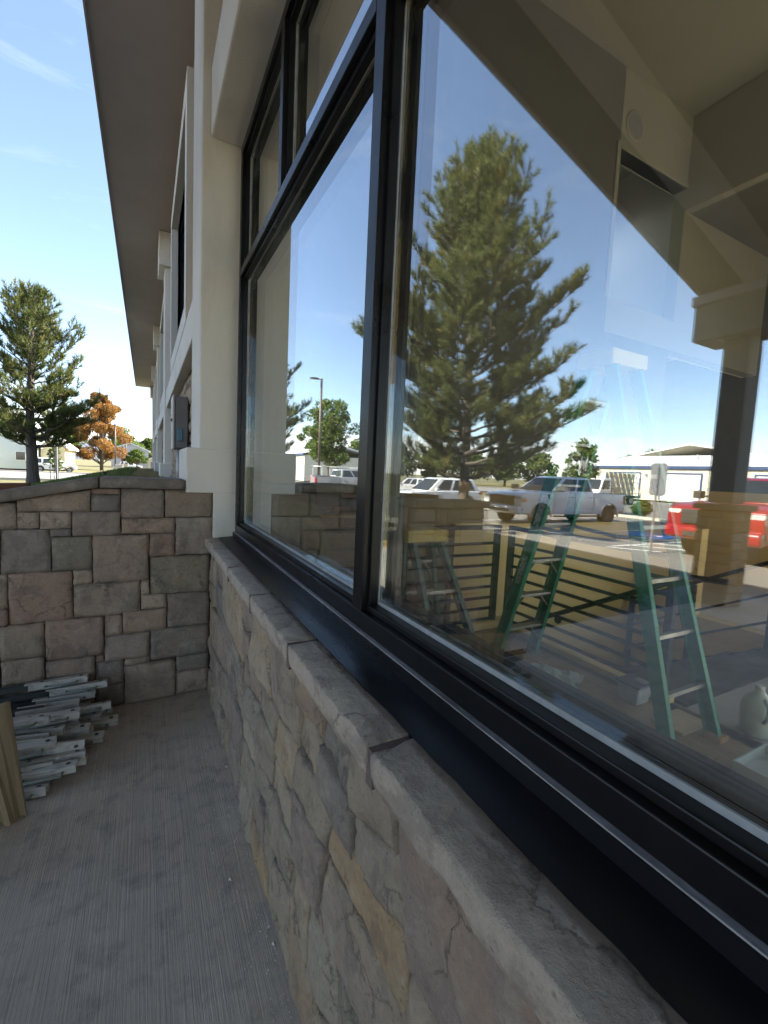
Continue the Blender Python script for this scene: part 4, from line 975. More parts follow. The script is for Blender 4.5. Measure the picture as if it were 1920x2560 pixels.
# ---------------------------------------------------------------- heap of painted brackets and the cardboard on the porch
M['chipped_white'] = surf('chipped_white', (0.66, 0.64, 0.58), (0.56, 0.54, 0.48), 6, 0.55, bump_s=0.3, bump_scale=40, rnd=True, dirt=(0.008, 0.009, 0.01), dirt_scale=14)
M['dark_iron'] = surf('dark_iron', (0.03, 0.035, 0.04), (0.06, 0.065, 0.06), 9, 0.6, bump_s=0.3, rnd=True, dirt=(0.2, 0.2, 0.18), dirt_scale=6)
M['verdigris'] = surf('verdigris', (0.30, 0.36, 0.33), (0.25, 0.30, 0.27), 8, 0.55, rnd=True)
def bracket(name, label, flip):
    t = thing(name, label, 'bracket', (0, 0, 0), 'heap of chipped white metal brackets on the porch floor', world_children=False)
    b2 = MB(); b2.box(-1.1, -0.16, -0.022, 0.022, 0.0, 0.006); b2.box(-1.1, -0.16, -0.022, -0.018, 0.0, 0.034); b2.box(-1.1, -0.16, 0.018, 0.022, 0.0, 0.034); b2.build('channel', M['dark_iron'], t, bevel=0.002)
    b2 = MB(); b2.prism([(-0.24, -0.03), (0.0, -0.036), (0.006, -0.03), (0.006, 0.03), (0.0, 0.036), (-0.24, 0.03), (-0.30, 0.024), (-0.30, -0.024)], 'z', 0.030, 0.038); b2.build('end_plate', M['chipped_white'], t, bevel=0.003)
    b2 = MB(); b2.box(-0.28, 0.004, -0.034, -0.026, -0.004, 0.0295); b2.build('flange', M['chipped_white'], t, bevel=0.002)
    b2 = MB(); b2.box(-0.28, 0.004, 0.026, 0.034, -0.004, 0.0295); b2.build('flange', M['chipped_white'], t, bevel=0.002)
    b2 = MB(); y = -0.045 * flip; b2.tube([(-0.20, -0.03 * flip, 0.012), (-0.20, y * 1.7, 0.012), (-0.05, y * 1.7, 0.012), (-0.05, -0.03 * flip, 0.012)], 0.007, 8); b2.build('handle', M['verdigris'], t, smooth=True)
    for xx in (-0.03, -0.22): b2 = MB(); b2.disc((xx, 0.0, 0.0395), (0, 0, 1), 0.010, 0.003, 12); b2.build('bolt', M['dark_iron'], t)
    return t
pa_ = bracket('metal_bracket', 'chipped white metal bracket with a bent handle, lying in the heap by the stone wall', 1)
rr = random.Random(4)
spots = []
for layer, (n, z) in enumerate(((8, 0.004), (7, 0.047), (6, 0.090), (5, 0.133), (4, 0.176), (2, 0.219))):
    for k in range(n):
        y = 2.42 + layer * 0.05 + k * (0.62 - 0.04 * layer) / max(1, n - 1)
        spots.append((-0.36 + 0.20 * (y - 2.4) / 0.7 - 0.02 * layer + rr.uniform(-0.09, 0.07), y + rr.uniform(-0.012, 0.012), z + rr.uniform(0, 0.006), rr.uniform(-0.09, 0.09)))
for i, (x, y, z, a) in enumerate(spots):
    o = pa_ if i == 0 else copy_tree(pa_)
    o.scale = (1, 0.74, 0.9); o.location = (x, y, z); o.rotation_euler = (rr.uniform(-0.25, 0.25) + (rr.choice((0, 0, 1.45, 3.14)) if z > 0.08 else 0), rr.uniform(-0.03, 0.05), a * 1.6)
M['cardboard'] = surf('cardboard', (0.36, 0.27, 0.16), (0.31, 0.235, 0.14), 5, 0.9, bump_s=0.2, bump_scale=50, vec=(3, 3, 0.4))
q = MB(); top = []; n = 40
for i in range(n + 1):
    x = -0.455 - 0.012 * i; yw = 2.28 + 0.022 * math.sin(i * 1.05) - 0.12 * (i / n)
    for k in (0, 1):
        top.append((x + 0.0 , yw + 0.012 * k, 0.002)); top.append((x - 0.075 + 0.03 * math.sin(i), yw + 0.05 + 0.012 * k, 0.50))
q.v = top
for i in range(n):
    a = i * 4; c = a + 4; q.f += [(a, c, c + 1, a + 1), (a + 2, a + 3, c + 3, c + 2), (a + 1, c + 1, c + 3, a + 3), (a, a + 2, c + 2, c)]
q.f += [(0, 1, 3, 2), (n * 4, n * 4 + 2, n * 4 + 3, n * 4 + 1)]
tag(q.build('cardboard_sheet', M['cardboard'], smooth=False), 'tan fluted cardboard sheet standing beside the heap of brackets', 'cardboard')
M['rust_wood'] = surf('rust_wood', (0.19, 0.075, 0.03), (0.14, 0.055, 0.025), 4, 0.7, vec=(1, 6, 6))
q = MB(); q.bar((-1.35, 3.62, 1.315), (-0.665, 3.62, 1.335), 0.09, 0.09); tag(q.build('timber_rail', M['rust_wood'], bevel=0.004), 'red brown timber rail just behind the low stone wall', 'rail')
rr = random.Random(15)
M['leaf_dry'] = surf('leaf_dry', (0.09, 0.06, 0.03), (0.06, 0.04, 0.025), 20, 0.8)
M['chip'] = surf('chip', (0.5, 0.48, 0.44), (0.42, 0.4, 0.36), 20, 0.8)
q = MB()
for k in range(420):
    y = rr.uniform(0.6, 3.1); x = rr.choice((rr.uniform(-1.2, 0.36), 0.37 - abs(rr.gauss(0, 0.05)))); s_ = rr.uniform(0.0015, 0.004) * (2.2 if rr.random() < 0.05 else 1); a = rr.random() * 6.28
    q.add([(x + s_ * math.cos(a), y + s_ * math.sin(a), 0.0005), (x + s_ * math.cos(a + 2.1), y + s_ * math.sin(a + 2.1), 0.0005), (x + s_ * math.cos(a + 4.2), y + s_ * math.sin(a + 4.2), 0.0005), (x, y, s_ * 1.2)], [(0, 1, 3), (1, 2, 3), (2, 0, 3), (0, 2, 1)])
tag(q.build('grit', M['chip']), 'pale grit and mortar crumbs scattered over the porch floor', 'grit', kind='stuff')

# ================================================================ trees
def quick_mesh(name, verts, nper, mat, parent):
    """verts (n, nper, 3): separate polygons, fast"""
    n = len(verts); me = bpy.data.meshes.new(name)
    me.vertices.add(n * nper); me.vertices.foreach_set('co', verts.reshape(-1).astype(np.float32))
    me.loops.add(n * nper); me.loops.foreach_set('vertex_index', np.arange(n * nper, dtype=np.int32))
    me.polygons.add(n); me.polygons.foreach_set('loop_start', np.arange(0, n * nper, nper, dtype=np.int32)); me.polygons.foreach_set('loop_total', np.full(n, nper, dtype=np.int32))
    me.update(); me.validate()
    return mesh_obj(name, me, mat, parent)
def tufts(P, A, Ln, rng_, k=18, nl=0.2, nw=0.016, spread=0.9):
    """bottle-brush tufts of needles: P bases, A axes, Ln lengths"""
    n = len(P); A = A / np.linalg.norm(A, axis=1, keepdims=True)
    ref = np.tile([0.31, 0.17, 0.93], (n, 1)); U = np.cross(A, ref); U /= np.linalg.norm(U, axis=1, keepdims=True) + 1e-9; W = np.cross(A, U)
    s = rng_.uniform(0.0, 1.0, (n, k)); ph = rng_.uniform(0, 6.283, (n, k)); sp_ = rng_.uniform(0.45, 1.15, (n, k)) * spread
    rad = np.cos(ph)[..., None] * U[:, None] + np.sin(ph)[..., None] * W[:, None]
    base = P[:, None] + A[:, None] * (s * Ln[:, None])[..., None]
    d = A[:, None] * np.cos(sp_)[..., None] + rad * np.sin(sp_)[..., None]; d[..., 2] += 0.12
    ln = nl * rng_.uniform(0.7, 1.2, (n, k)); tip = base + d * ln[..., None]
    sd = np.cross(d, rng_.normal(size=(n, k, 3))); sd /= np.linalg.norm(sd, axis=-1, keepdims=True) + 1e-9
    v = np.stack([base - sd * nw, base + sd * nw, tip], axis=2); return v.reshape(-1, 3, 3)
def pine(name, label, loc, H, Rmax, seed, rot=0.0, trunk_r=0.2, density=1.0, needle=0.2, nw=0.014, k=20, clear=0.12, group='pine trees', lean=0.0):
    rg = np.random.default_rng(seed); rnd = random.Random(seed)
    t = thing(name, label, 'pine tree', loc, group, world_children=False); t.rotation_euler = (0, 0, rot)
    zs = np.linspace(0, H * 0.98, 14); tk = MB()
    path = [(0.10 * math.sin(z * 0.5) * min(1, z / 3), 0.08 * math.sin(z * 0.4 + 1), z) for z in zs]; rs_ = [trunk_r * (1.25 if z < 0.3 else 1) * (1 - 0.93 * z / (H)) + 0.01 for z in zs]
    path = [(0, 0, -0.4)] + path; rs_ = [trunk_r * 1.7] + rs_; tk.tube(path, rs_, 10); tk.build('trunk', M['bark'], t, smooth=True)
    lb = MB(); P = []; A = []; Ln = []
    z = H * clear
    def prof(f): return (0.72 + 0.28 * math.sin(min(1, f / 0.22) * 1.57)) * max(0.02, (1 - max(0, (f - 0.10)) / 0.92)) ** 0.92
    while z < H * 0.985:
        f = (z - H * clear) / (H * (1 - clear)); nb = rnd.choice((4, 5, 5, 6)); off = rnd.random() * 6.28
        for b_i in range(nb):
            az = off + b_i * 6.283 / nb + rnd.uniform(-0.35, 0.35); Lb = Rmax * prof(f) * rnd.choice((rnd.uniform(0.5, 0.8), rnd.uniform(0.8, 1.12)))
            if Lb < 0.15: Lb = 0.15
            rise = 0.02 + 0.70 * f + rnd.uniform(-0.12, 0.12); 
            pts = []; m_ = 7
            for q_ in range(m_ + 1):
                s = q_ / m_; r_ = Lb * s * (1 - 0.08 * s); zz = z + Lb * (rise * s + (0.22 + 0.25 * f) * s * s) + 0.03 * math.sin(q_ * 2 + b_i); w_ = 0.10 * Lb * math.sin(s * 3 + b_i * 1.7) * s
                pts.append(Vector((math.cos(az) * r_ - math.sin(az) * w_, math.sin(az) * r_ + math.cos(az) * w_, zz)))
            r0 = max(0.012, trunk_r * 0.26 * (1 - f) * (Lb / Rmax + 0.3)); lb.tube(pts, [r0 * (1 - 0.85 * i / m_) + 0.004 for i in range(m_ + 1)], 5, cap=False)
            # twigs
            step = 0.30 / density; s = 0.28 + 0.1 * rnd.random()
            while s < 1.0:
                i = min(m_ - 1, int(s * m_)); c = pts[i].lerp(pts[i + 1], s * m_ - i); dr = (pts[i + 1] - pts[i]).normalized()
                for sd_ in (-1, 1):
                    if rnd.random() < 0.26: continue
                    lt = (0.28 + 0.30 * Lb * (1 - s) * rnd.uniform(0.5, 1.1) + 0.12 * rnd.random()); lt = min(lt, 1.3)
                    n_ = dr.cross(Vector((0, 0, 1))).normalized() * sd_; dd = (dr * rnd.uniform(0.5, 1.0) + n_ * rnd.uniform(0.6, 1.1) + Vector((0, 0, rnd.uniform(0.0, 0.55)))).normalized()
                    e_ = c + dd * lt; lb.tube([c, e_], [0.012, 0.006], 4, cap=False)
                    nt_ = max(1, int(lt / 0.2 * density + 0.5))
                    for q2 in range(nt_):
                        u = (q2 + 0.8) / nt_ * rnd.uniform(0.85, 1.1); P.append(c + dd * (lt * u)); a2 = (dd + Vector((rnd.gauss(0, .35), rnd.gauss(0, .35), 0.75 + rnd.gauss(0, .3)))); A.append(a2); Ln.append(rnd.uniform(0.16, 0.38))
                s += step / max(Lb, 0.3) * rnd.uniform(0.7, 1.25)
            P.append(pts[-1]); A.append(pts[-1] - pts[-2] + Vector((0, 0, 0.12))); Ln.append(0.35)
        z += (0.44 - 0.12 * f) / density ** 0.5 * rnd.uniform(0.75, 1.25)
    for q2 in range(5): P.append(Vector((rnd.gauss(0, .05), rnd.gauss(0, .05), H * (0.95 + 0.012 * q2)))); A.append(Vector((rnd.gauss(0, .3), rnd.gauss(0, .3), 1))); Ln.append(0.4)
    lb.build('limbs', M['bark'], t)
    v = tufts(np.array([tuple(p) for p in P]), np.array([tuple(a) for a in A]), np.array(Ln), rg, k, needle, nw)
    quick_mesh('crown', v, 3, M['needles'], t)
    return t
def broadleaf(name, label, loc, H, Rc, seed, mat, nleaf=9000, leaf=0.12, trunk_r=0.15, clear=0.22, group='broadleaf trees', squash=1.0):
    rg = np.random.default_rng(seed); rnd = random.Random(seed)
    t = thing(name, label, 'tree', loc, group, world_children=False)
    tk = MB(); tk.tube([(0, 0, -0.3), (0.03, 0, H * 0.2), (0.05, 0.05, H * 0.5), (0, 0, H * 0.85)], [trunk_r * 1.2, trunk_r, trunk_r * 0.6, 0.02], 9); tk.build('trunk', M['bark'], t, smooth=True)
    lb = MB(); C = []
    for k_ in range(64):
        az = rnd.random() * 6.28; f = rnd.uniform(0.0, 1.0); z0 = H * (clear + 0.35 * f * (1 - clear)); zc = H * (clear + (1 - clear) * (0.12 + 0.8 * f)); env = math.sin(math.pi * min(0.96, 0.26 + 0.70 * f)) ** 0.8
        r_ = Rc * env * rnd.uniform(0.25, 0.95); e_ = Vector((math.cos(az) * r_, math.sin(az) * r_, zc)); lb.tube([(0.03, 0.02, z0), (e_.x * 0.5, e_.y * 0.5, (z0 + zc) / 2), tuple(e_)], [trunk_r * 0.35, trunk_r * 0.2, 0.012], 5, cap=False); C.append((e_, Rc * rnd.uniform(0.14, 0.30)))
    lb.build('limbs', M['bark'], t)
    ctr = np.array([tuple(c[0]) for c in C]); rad = np.array([c[1] for c in C]); ii = rg.integers(0, len(C), nleaf)
    d = rg.normal(size=(nleaf, 3)); d /= np.linalg.norm(d, axis=1, keepdims=True); rr_ = rad[ii] * rg.uniform(0.25, 1.0, nleaf) ** 0.5
    c = ctr[ii] + d * rr_[:, None] * np.array([1, 1, 0.8]); c[:, 2] = np.maximum(c[:, 2], H * clear * 0.7)
    a = rg.normal(size=(nleaf, 3)); a /= np.linalg.norm(a, axis=1, keepdims=True); b2 = np.cross(a, rg.normal(size=(nleaf, 3))); b2 /= np.linalg.norm(b2, axis=1, keepdims=True); s = leaf * rg.uniform(0.6, 1.3, (nleaf, 1))
    v = np.stack([c - a * s, c + b2 * s * 0.5, c + a * s, c - b2 * s * 0.5], axis=1); quick_mesh('crown', v, 4, mat, t)
    return t

pine('pine_tree', 'large dense pine standing in front of the parked white pickup', (V(9.2), 11.8, -0.3), 11.9, 4.35, 5, rot=2.2, trunk_r=0.19, density=1.45, needle=0.2, nw=0.009, k=44, clear=0.155)
pine('pine_tree', 'pine on the lawn bank beyond the low stone wall, beside the drive', (-4.15, 23.6, lawn_h(-4.15, 23.6) - 0.05), 8.0, 3.0, 19, rot=2.4, trunk_r=0.23, density=1.3, needle=0.22, nw=0.014, k=24, clear=0.22)
broadleaf('autumn_tree', 'orange autumn tree behind the row of lamp posts', (-6.9, 93, -0.3), 14, 4.4, 21, M['leaf_orange'], 46000, 0.15, 0.25, 0.05)
broadleaf('green_tree', 'tall green tree beyond the parked work trucks', (V(17.6), 46, -0.1), 9.6, 3.6, 22, M['leaf_green'], 12000, 0.15, 0.18, 0.18)
broadleaf('green_tree', 'small round green tree near the far house', (-1.4, 86, -0.1), 3.7, 1.9, 23, M['leaf_green'], 5000, 0.13, 0.1, 0.3)
broadleaf('green_tree', 'dark green tree at the left of the orange tree', (-14, 100, -0.1), 9, 4.5, 24, M['leaf_green'], 9000, 0.25, 0.2, 0.15)
broadleaf('green_tree', 'broad green tree behind the pale garage', (-24, 112, -0.1), 10, 5.5, 25, M['leaf_green'], 9000, 0.28, 0.2, 0.12)
broadleaf('green_tree', 'yellowish green tree behind the lamp posts', (-6.5, 150, -0.1), 11, 6, 26, M['leaf_green'], 7000, 0.35, 0.2, 0.1)
broadleaf('green_tree', 'dark tree at the end of the long facade', (1.0, 165, -0.1), 9, 6.5, 27, M['leaf_green'], 7000, 0.35, 0.2, 0.1)
broadleaf('sapling', 'staked young tree with a white trunk guard on the lawn', (-4.9, 33.5, 0.0), 2.3, 0.55, 28, M['leaf_green'], 500, 0.09, 0.03, 0.3)
broadleaf('sapling', 'thin young tree before the metal building', (V(22), 17.2, -0.1), 4.2, 1.1, 29, M['leaf_green'], 1800, 0.12, 0.05, 0.25)
broadleaf('shrub', 'small green shrub on the parking island', (V(23.7), 14.6, -0.25), 1.0, 0.55, 30, M['leaf_green'], 1500, 0.07, 0.03, 0.05)
for i in range(7):
    broadleaf('green_tree', 'far green tree on the skyline behind the metal buildings', (V(95), 62 - i * 7 + (i % 2) * 2, -0.1), 8.2 + (i * 37 % 5) * 0.35, 5.2, 40 + i, M['leaf_green'], 3500, 0.4, 0.25, 0.1, group='far trees')
for i in range(8):
    broadleaf('green_tree', 'far green tree in the row behind the parked work trucks', (V(24 + i * 9), 95 - i * 2, -0.1), 7.5 + (i * 29 % 5) * 0.4, 5.0, 60 + i, M['leaf_green'], 3200, 0.4, 0.25, 0.1, group='far trees')
gd = MB(); gd.tube([(-4.9, 33.5, -0.05), (-4.9, 33.5, 0.75)], 0.07, 10); tag(gd.build('trunk_guard', M['paint_white'], smooth=True), 'white plastic guard round the staked young tree', 'trunk guard')
for dx in (-0.22, 0.2):
    gd = MB(); gd.tube([(-4.9 + dx, 33.4, -0.1), (-4.9 + dx, 33.4, 1.7)], 0.02, 6); tag(gd.build('tree_stake', M['grey_metal']), 'thin metal stake beside the young tree', 'stake', 'stakes of the young tree')

# ---------------------------------------------------------------- lamp posts
M['pole'] = surf('pole', (0.11, 0.085, 0.07), (0.09, 0.07, 0.06), 3, 0.5, metal=0.3)
M['lamp_pale'] = surf('lamp_pale', (0.62, 0.58, 0.50), (0.55, 0.52, 0.45), 3, 0.5)
def lamp_post(label, loc, H, rot, group='car park lamp posts'):
    t = thing('lamp_post', label, 'lamp post', loc, group, world_children=False); t.rotation_euler = (0, 0, rot)
    q_ = MB(); q_.tube([(0, 0, -0.1), (0, 0, 0.75)], 0.3, 14); q_.build('footing', M['kerb'], t)
    q_ = MB(); q_.tube([(0, 0, 0.7), (0, 0, H)], [0.12, 0.10], 10); q_.build('pole', M['pole'], t, smooth=True)
    q_ = MB(); q_.tube([(0, 0, H - 0.1), (0.35, 0, H - 0.06)], 0.035, 6); q_.build('arm', M['pole'], t)
    q_ = MB(); q_.prism([(0.3, H - 0.13), (0.3, H - 0.02), (0.55, H + 0.02), (1.05, H - 0.03), (1.05, H - 0.13)], 'y', -0.17, 0.17); hd = q_.build('lamp_head', M['pole'], t, bevel=0.02)
    q_ = MB(); q_.box(0.42, 1.0, -0.14, 0.14, H - 0.15, H - 0.131); q_.build('lens', M['lamp_pale'], hd)
    return t
lamp_post('tall lamp post in the car park behind the work trucks', (V(13.6), 38, -0.05), 9.6, 0.0)
for x, y, lab in ((-4.1, 79, 'first lamp post of the row beyond the lawn, before the orange tree'), (-4.28, 107, 'middle lamp post of the row beyond the lawn'), (-4.5, 133, 'last lamp post of the row beyond the lawn')):
    lamp_post(lab, (x, y, -0.05), 7.2, 0.2)

# ================================================================ far buildings, hills
M['siding_cream'] = surf('siding_cream', (0.62, 0.58, 0.46), (0.58, 0.54, 0.43), 0.5, 0.6, bump_s=0.05)
M['roof_white'] = surf('roof_white', (0.74, 0.75, 0.75), (0.68, 0.69, 0.70), 0.4, 0.5, bump_s=0.05)
M['trim_blue'] = surf('trim_blue', (0.035, 0.07, 0.16), (0.03, 0.06, 0.14), 1, 0.5)
M['door_white'] = surf('door_white', (0.66, 0.64, 0.58), (0.62, 0.60, 0.55), 0.8, 0.6)
def metal_building(label, xf, y0, y1, h, depth, rise, doors, ridge_along_y=True, rib=0.6):
    t = thing('metal_building', label, 'building', (xf, (y0 + y1) / 2, 0), 'metal warehouse buildings')
    q_ = MB(); q_.box(xf - depth, xf, y0, y1, -0.1, h); wl = q_.build('wall', M['siding_cream'], t)
    q_ = MB(); y = y0 + 0.3
    while y < y1: 
        q_.box(xf + 0.001, xf + 0.05, y, y + 0.07, 0, h - 0.1); y += rib
    q_.build('siding_rib', M['siding_cream'], wl, kind='stuff')
    q_ = MB(); q_.box(xf, xf + 0.25, y0 - 0.2, y1 + 0.2, h - 0.02, h + 0.28); q_.build('fascia', M['trim_blue'], t)
    q_ = MB()
    if ridge_along_y: q_.prism([(xf + 0.3, h + 0.281), (xf - depth / 2, h + rise + 0.25), (xf - depth - 0.3, h + 0.281), (xf - depth - 0.3, h + 0.2), (xf - depth / 2, h + rise), (xf + 0.3, h + 0.27)], 'y', y0 - 0.2, y1 + 0.2)
    else: q_.prism([(y0 - 0.2, h + 0.281), ((y0 + y1) / 2, h + rise + 0.25), (y1 + 0.2, h + 0.281), (y1 + 0.2, h + 0.2), ((y0 + y1) / 2, h + rise), (y0 - 0.2, h + 0.2)], 'x', xf - depth, xf + 0.3)
    q_.build('roof', M['roof_white'], t)
    for a, w_, hh in doors:
        q_ = MB(); q_.box(xf + 0.06, xf + 0.12, a - 0.15, a, 0, hh + 0.15); q_.box(xf + 0.06, xf + 0.12, a + w_, a + w_ + 0.15, 0, hh + 0.15); q_.box(xf + 0.06, xf + 0.12, a, a + w_, hh, hh + 0.15); dr = q_.build('garage_door', M['trim_blue'], t)
        for k_ in range(5): q_ = MB(); q_.box(xf + 0.055, xf + 0.095, a, a + w_, k_ * hh / 5 + 0.01, (k_ + 1) * hh / 5 - 0.01); q_.build('panel', M['door_white'], dr)
    return t
XF = V(50)
metal_building('cream metal building with white roll-up doors and blue fascia', XF, 2, 37.2, 3.45, 14, 1.6, [(31.4, 4.0, 2.85), (25.0, 3.9, 2.85), (16.5, 3.8, 2.85), (9, 3.8, 2.85)])
metal_building('larger cream metal building with a tall white gable roof behind', XF - 24, 22, 56, 4.6, 20, 3.4, [], False)
metal_building('pale metal building behind the parked work trucks', V(20), 62, 86, 3.6, 12, 1.4, [(66, 3.2, 2.8), (72, 3.2, 2.8)])
q = MB(); q.disc((XF + 0.2, 30.6, 2.7), (1, 0, 0), 0.14, 0.2, 12); tag(q.build('wall_lamp', M['pole']), 'small dark wall lamp between the roll-up doors', 'wall lamp')
q = MB(); q.tube([(XF - 4, 27.6, 4), (XF - 4, 27.6, 5.2)], 0.12, 8); tag(q.build('roof_vent_pipe', M['grey_metal_light']), 'thin vent pipe on the white metal roof', 'vent pipe')
M['house_wall'] = surf('house_wall', (0.50, 0.48, 0.50), (0.46, 0.44, 0.46), 0.7, 0.8, bump_s=0.05)
M['house_pale'] = surf('house_pale', (0.48, 0.55, 0.55), (0.44, 0.51, 0.51), 0.7, 0.8, bump_s=0.05)
M['house_yellow'] = surf('house_yellow', (0.62, 0.52, 0.33), (0.58, 0.48, 0.30), 0.7, 0.8, bump_s=0.05)
def house(label, x0, x1, y0, y1, h, rise, mat, wins):
    t = thing('house', label, 'house', ((x0 + x1) / 2, y0, 0), 'far houses')
    q_ = MB(); q_.prism([(x0, -0.1), (x1, -0.1), (x1, h), ((x0 + x1) / 2, h + rise), (x0, h)], 'y', y0, y1); q_.build('wall', mat, t)
    q_ = MB(); xm = (x0 + x1) / 2; q_.prism([(x0 - 0.5, h - 0.25), (xm, h + rise + 0.02), (x1 + 0.5, h - 0.25), (x1 + 0.5, h), (xm, h + rise + 0.3), (x0 - 0.5, h)], 'y', y0 - 0.5, y1 + 0.5); q_.build('roof', M['roof_white'] if rise < 1.8 else M['roof'], t)
    for a, c, w_, hh in wins:
        q_ = MB(); q_.box(a, a + w_, y0 - 0.06, y0 - 0.002, c, c + hh); w2 = q_.build('window', M['paint_white'], t); q_ = MB(); q_.box(a + 0.08, a + w_ - 0.08, y0 - 0.08, y0 - 0.061, c + 0.08, c + hh - 0.08); q_.build('pane', M['dark_glass'], w2)
    return t
house('pale lavender house with a low white gable at the end of the drive', -8.2, 0.6, 140, 152, 4.6, 1.7, M['house_wall'], [(-6, 1.4, 1.2, 1.2), (-2.6, 1.4, 1.2, 1.2)])
house('tan fence-like low house beside the long facade', 0.5, 6, 128, 136, 2.2, 1.0, M['house_yellow'], [(1.0, 0.9, 0.8, 0.8)])
house('pale blue garage with horizontal siding behind the pine', -19.5, -13.2, 74, 84, 3.0, 1.6, M['house_pale'], [(-15.0, 1.0, 1.1, 1.2), (-18.5, 0.9, 1.2, 1.1)])
house('cream yellow house between garage and hedge', -13.0, -10.2, 78, 88, 3.0, 1.3, M['house_yellow'], [(-12.2, 1.0, 1.0, 1.1)])
hl = MB(); n = 60; rows = []
for k in range(n + 1):
    x = -2600 + 5200 * k / n; h = 210 + 150 * mnoise.noise(Vector((x * 0.0016, 0.3, 0))) + 60 * mnoise.noise(Vector((x * 0.006, 4, 0))) + 120 * math.exp(-((x + 190) / 420) ** 2)
    rows += [(x, 6900, -60), (x, 7300, max(60, h * 0.95)), (x, 8300, -60)]
for k in range(n):
    for j in range(2): hl.f.append((k * 3 + j, k * 3 + 3 + j, k * 3 + 4 + j, k * 3 + 1 + j))
hl.v = rows
M['hill'] = surf('hill', (0.13, 0.15, 0.18), (0.11, 0.125, 0.15), 0.002, 0.95, bump_s=0)
struct(hl.build('hills', M['hill'], smooth=True))

# sign seen from the back, sprinkler, small utility boxes
SX, SY = V(11.8), 6.95
sg = thing('parking_sign', 'grey metal back of a rounded parking sign on a thin post', 'sign', (SX, SY, -0.25))
q = MB(); q.tube([(SX, SY, -0.3), (SX, SY, 2.05)], 0.03, 8); q.build('post', M['grey_metal'], sg)
q = MB(); q.prism([(SY + sx * (0.215 - c1), 1.715 + sz * (0.425 - c2)) for sx, sz, c1, c2 in ((-1, -1, 0, .06), (-1, 1, 0, .06), (-1, 1, .06, 0), (1, 1, .06, 0), (1, 1, 0, .06), (1, -1, 0, .06), (1, -1, .06, 0), (-1, -1, .06, 0))], 'x', SX - 0.045, SX - 0.035); q.build('plate', M['grey_metal'], sg)
sk = thing('sprinkler_head', 'small black pop-up sprinkler head in the grass', 'sprinkler', (-0.60, 8.6, 1.23))
q = MB(); q.tube([(-0.60, 8.6, 1.15), (-0.60, 8.6, 1.33)], 0.022, 10); q.build('riser', M['black_metal'], sk)
q = MB(); q.tube([(-0.60, 8.6, 1.33), (-0.60, 8.6, 1.36)], 0.035, 10); q.build('nozzle', M['black_metal'], sk)
for x, y, lab in ((-3.2, 70, 'beige utility cabinet by the lamp posts'), (-3.3, 92, 'second beige utility cabinet beyond the first')):
    q = MB(); q.box(x - 0.45, x + 0.45, y, y + 0.7, -0.05, 1.0); q.box(x - 0.5, x + 0.5, y - 0.04, y + 0.74, 1.0, 1.06); tag(q.build('utility_cabinet', M['kerb'], bevel=0.02), lab, 'utility cabinet')
q = MB(); q.tube([(-4.45, 31.0, -0.1), (-4.45, 31.0, 3.0)], 0.06, 8); tag(q.build('sign_post', M['grey_metal']), 'bare grey post on the lawn edge beside the pine', 'post')

# ================================================================ vehicles
def paint(name, c, c2=None):
    return surf(name, c, c2 or tuple(x * 0.93 for x in c), 0.8, 0.32, bump_s=0, coat=0.8, rvar=0.05)
M['car_white'] = paint('car_white', (0.74, 0.74, 0.73)); M['car_red'] = paint('car_red', (0.27, 0.008, 0.014)); M['car_grey'] = paint('car_grey', (0.22, 0.23, 0.25)); M['car_dark'] = paint('car_dark', (0.03, 0.035, 0.05)); M['car_silver'] = paint('car_silver', (0.45, 0.46, 0.48))
M['tyre'] = surf('tyre', (0.022, 0.021, 0.02), (0.035, 0.032, 0.03), 6, 0.85, dirt=(0.10, 0.085, 0.065), dirt_scale=3)
M['rim'] = surf('rim', (0.07, 0.07, 0.075), (0.10, 0.10, 0.105), 6, 0.4, metal=0.6)
M['rim_silver'] = surf('rim_silver', (0.5, 0.5, 0.5), (0.4, 0.4, 0.4), 6, 0.35, metal=0.7)
M['trim_black'] = surf('trim_black', (0.02, 0.02, 0.022), (0.03, 0.03, 0.032), 6, 0.55)
M['chrome'] = surf('chrome', (0.6, 0.6, 0.6), (0.5, 0.5, 0.5), 3, 0.15, metal=1.0, bump_s=0)
M['lamp_clear'] = surf('lamp_clear', (0.6, 0.6, 0.58), (0.35, 0.34, 0.32), 14, 0.12, bump_s=0)
M['lamp_amber'] = surf('lamp_amber', (0.75, 0.28, 0.04), (0.65, 0.22, 0.03), 14, 0.2, bump_s=0)
M['lamp_red'] = surf('lamp_red', (0.45, 0.02, 0.015), (0.35, 0.015, 0.012), 14, 0.2, bump_s=0)
M['emblem_blue'] = surf('emblem_blue', (0.01, 0.04, 0.22), (0.01, 0.04, 0.2), 5, 0.25, bump_s=0)
def arch(cx, r, zb, n=12):
    """wheel cut-out along the lower edge, front to back"""
    a0 = math.asin(min(1, max(-1, (zb - r * 0 - 0.40) / r))); out = []
    for i in range(n + 1):
        a = a0 + (math.pi - 2 * a0) * i / n; out.append((cx + r * math.cos(a), 0.40 + r * math.sin(a)))
    return out
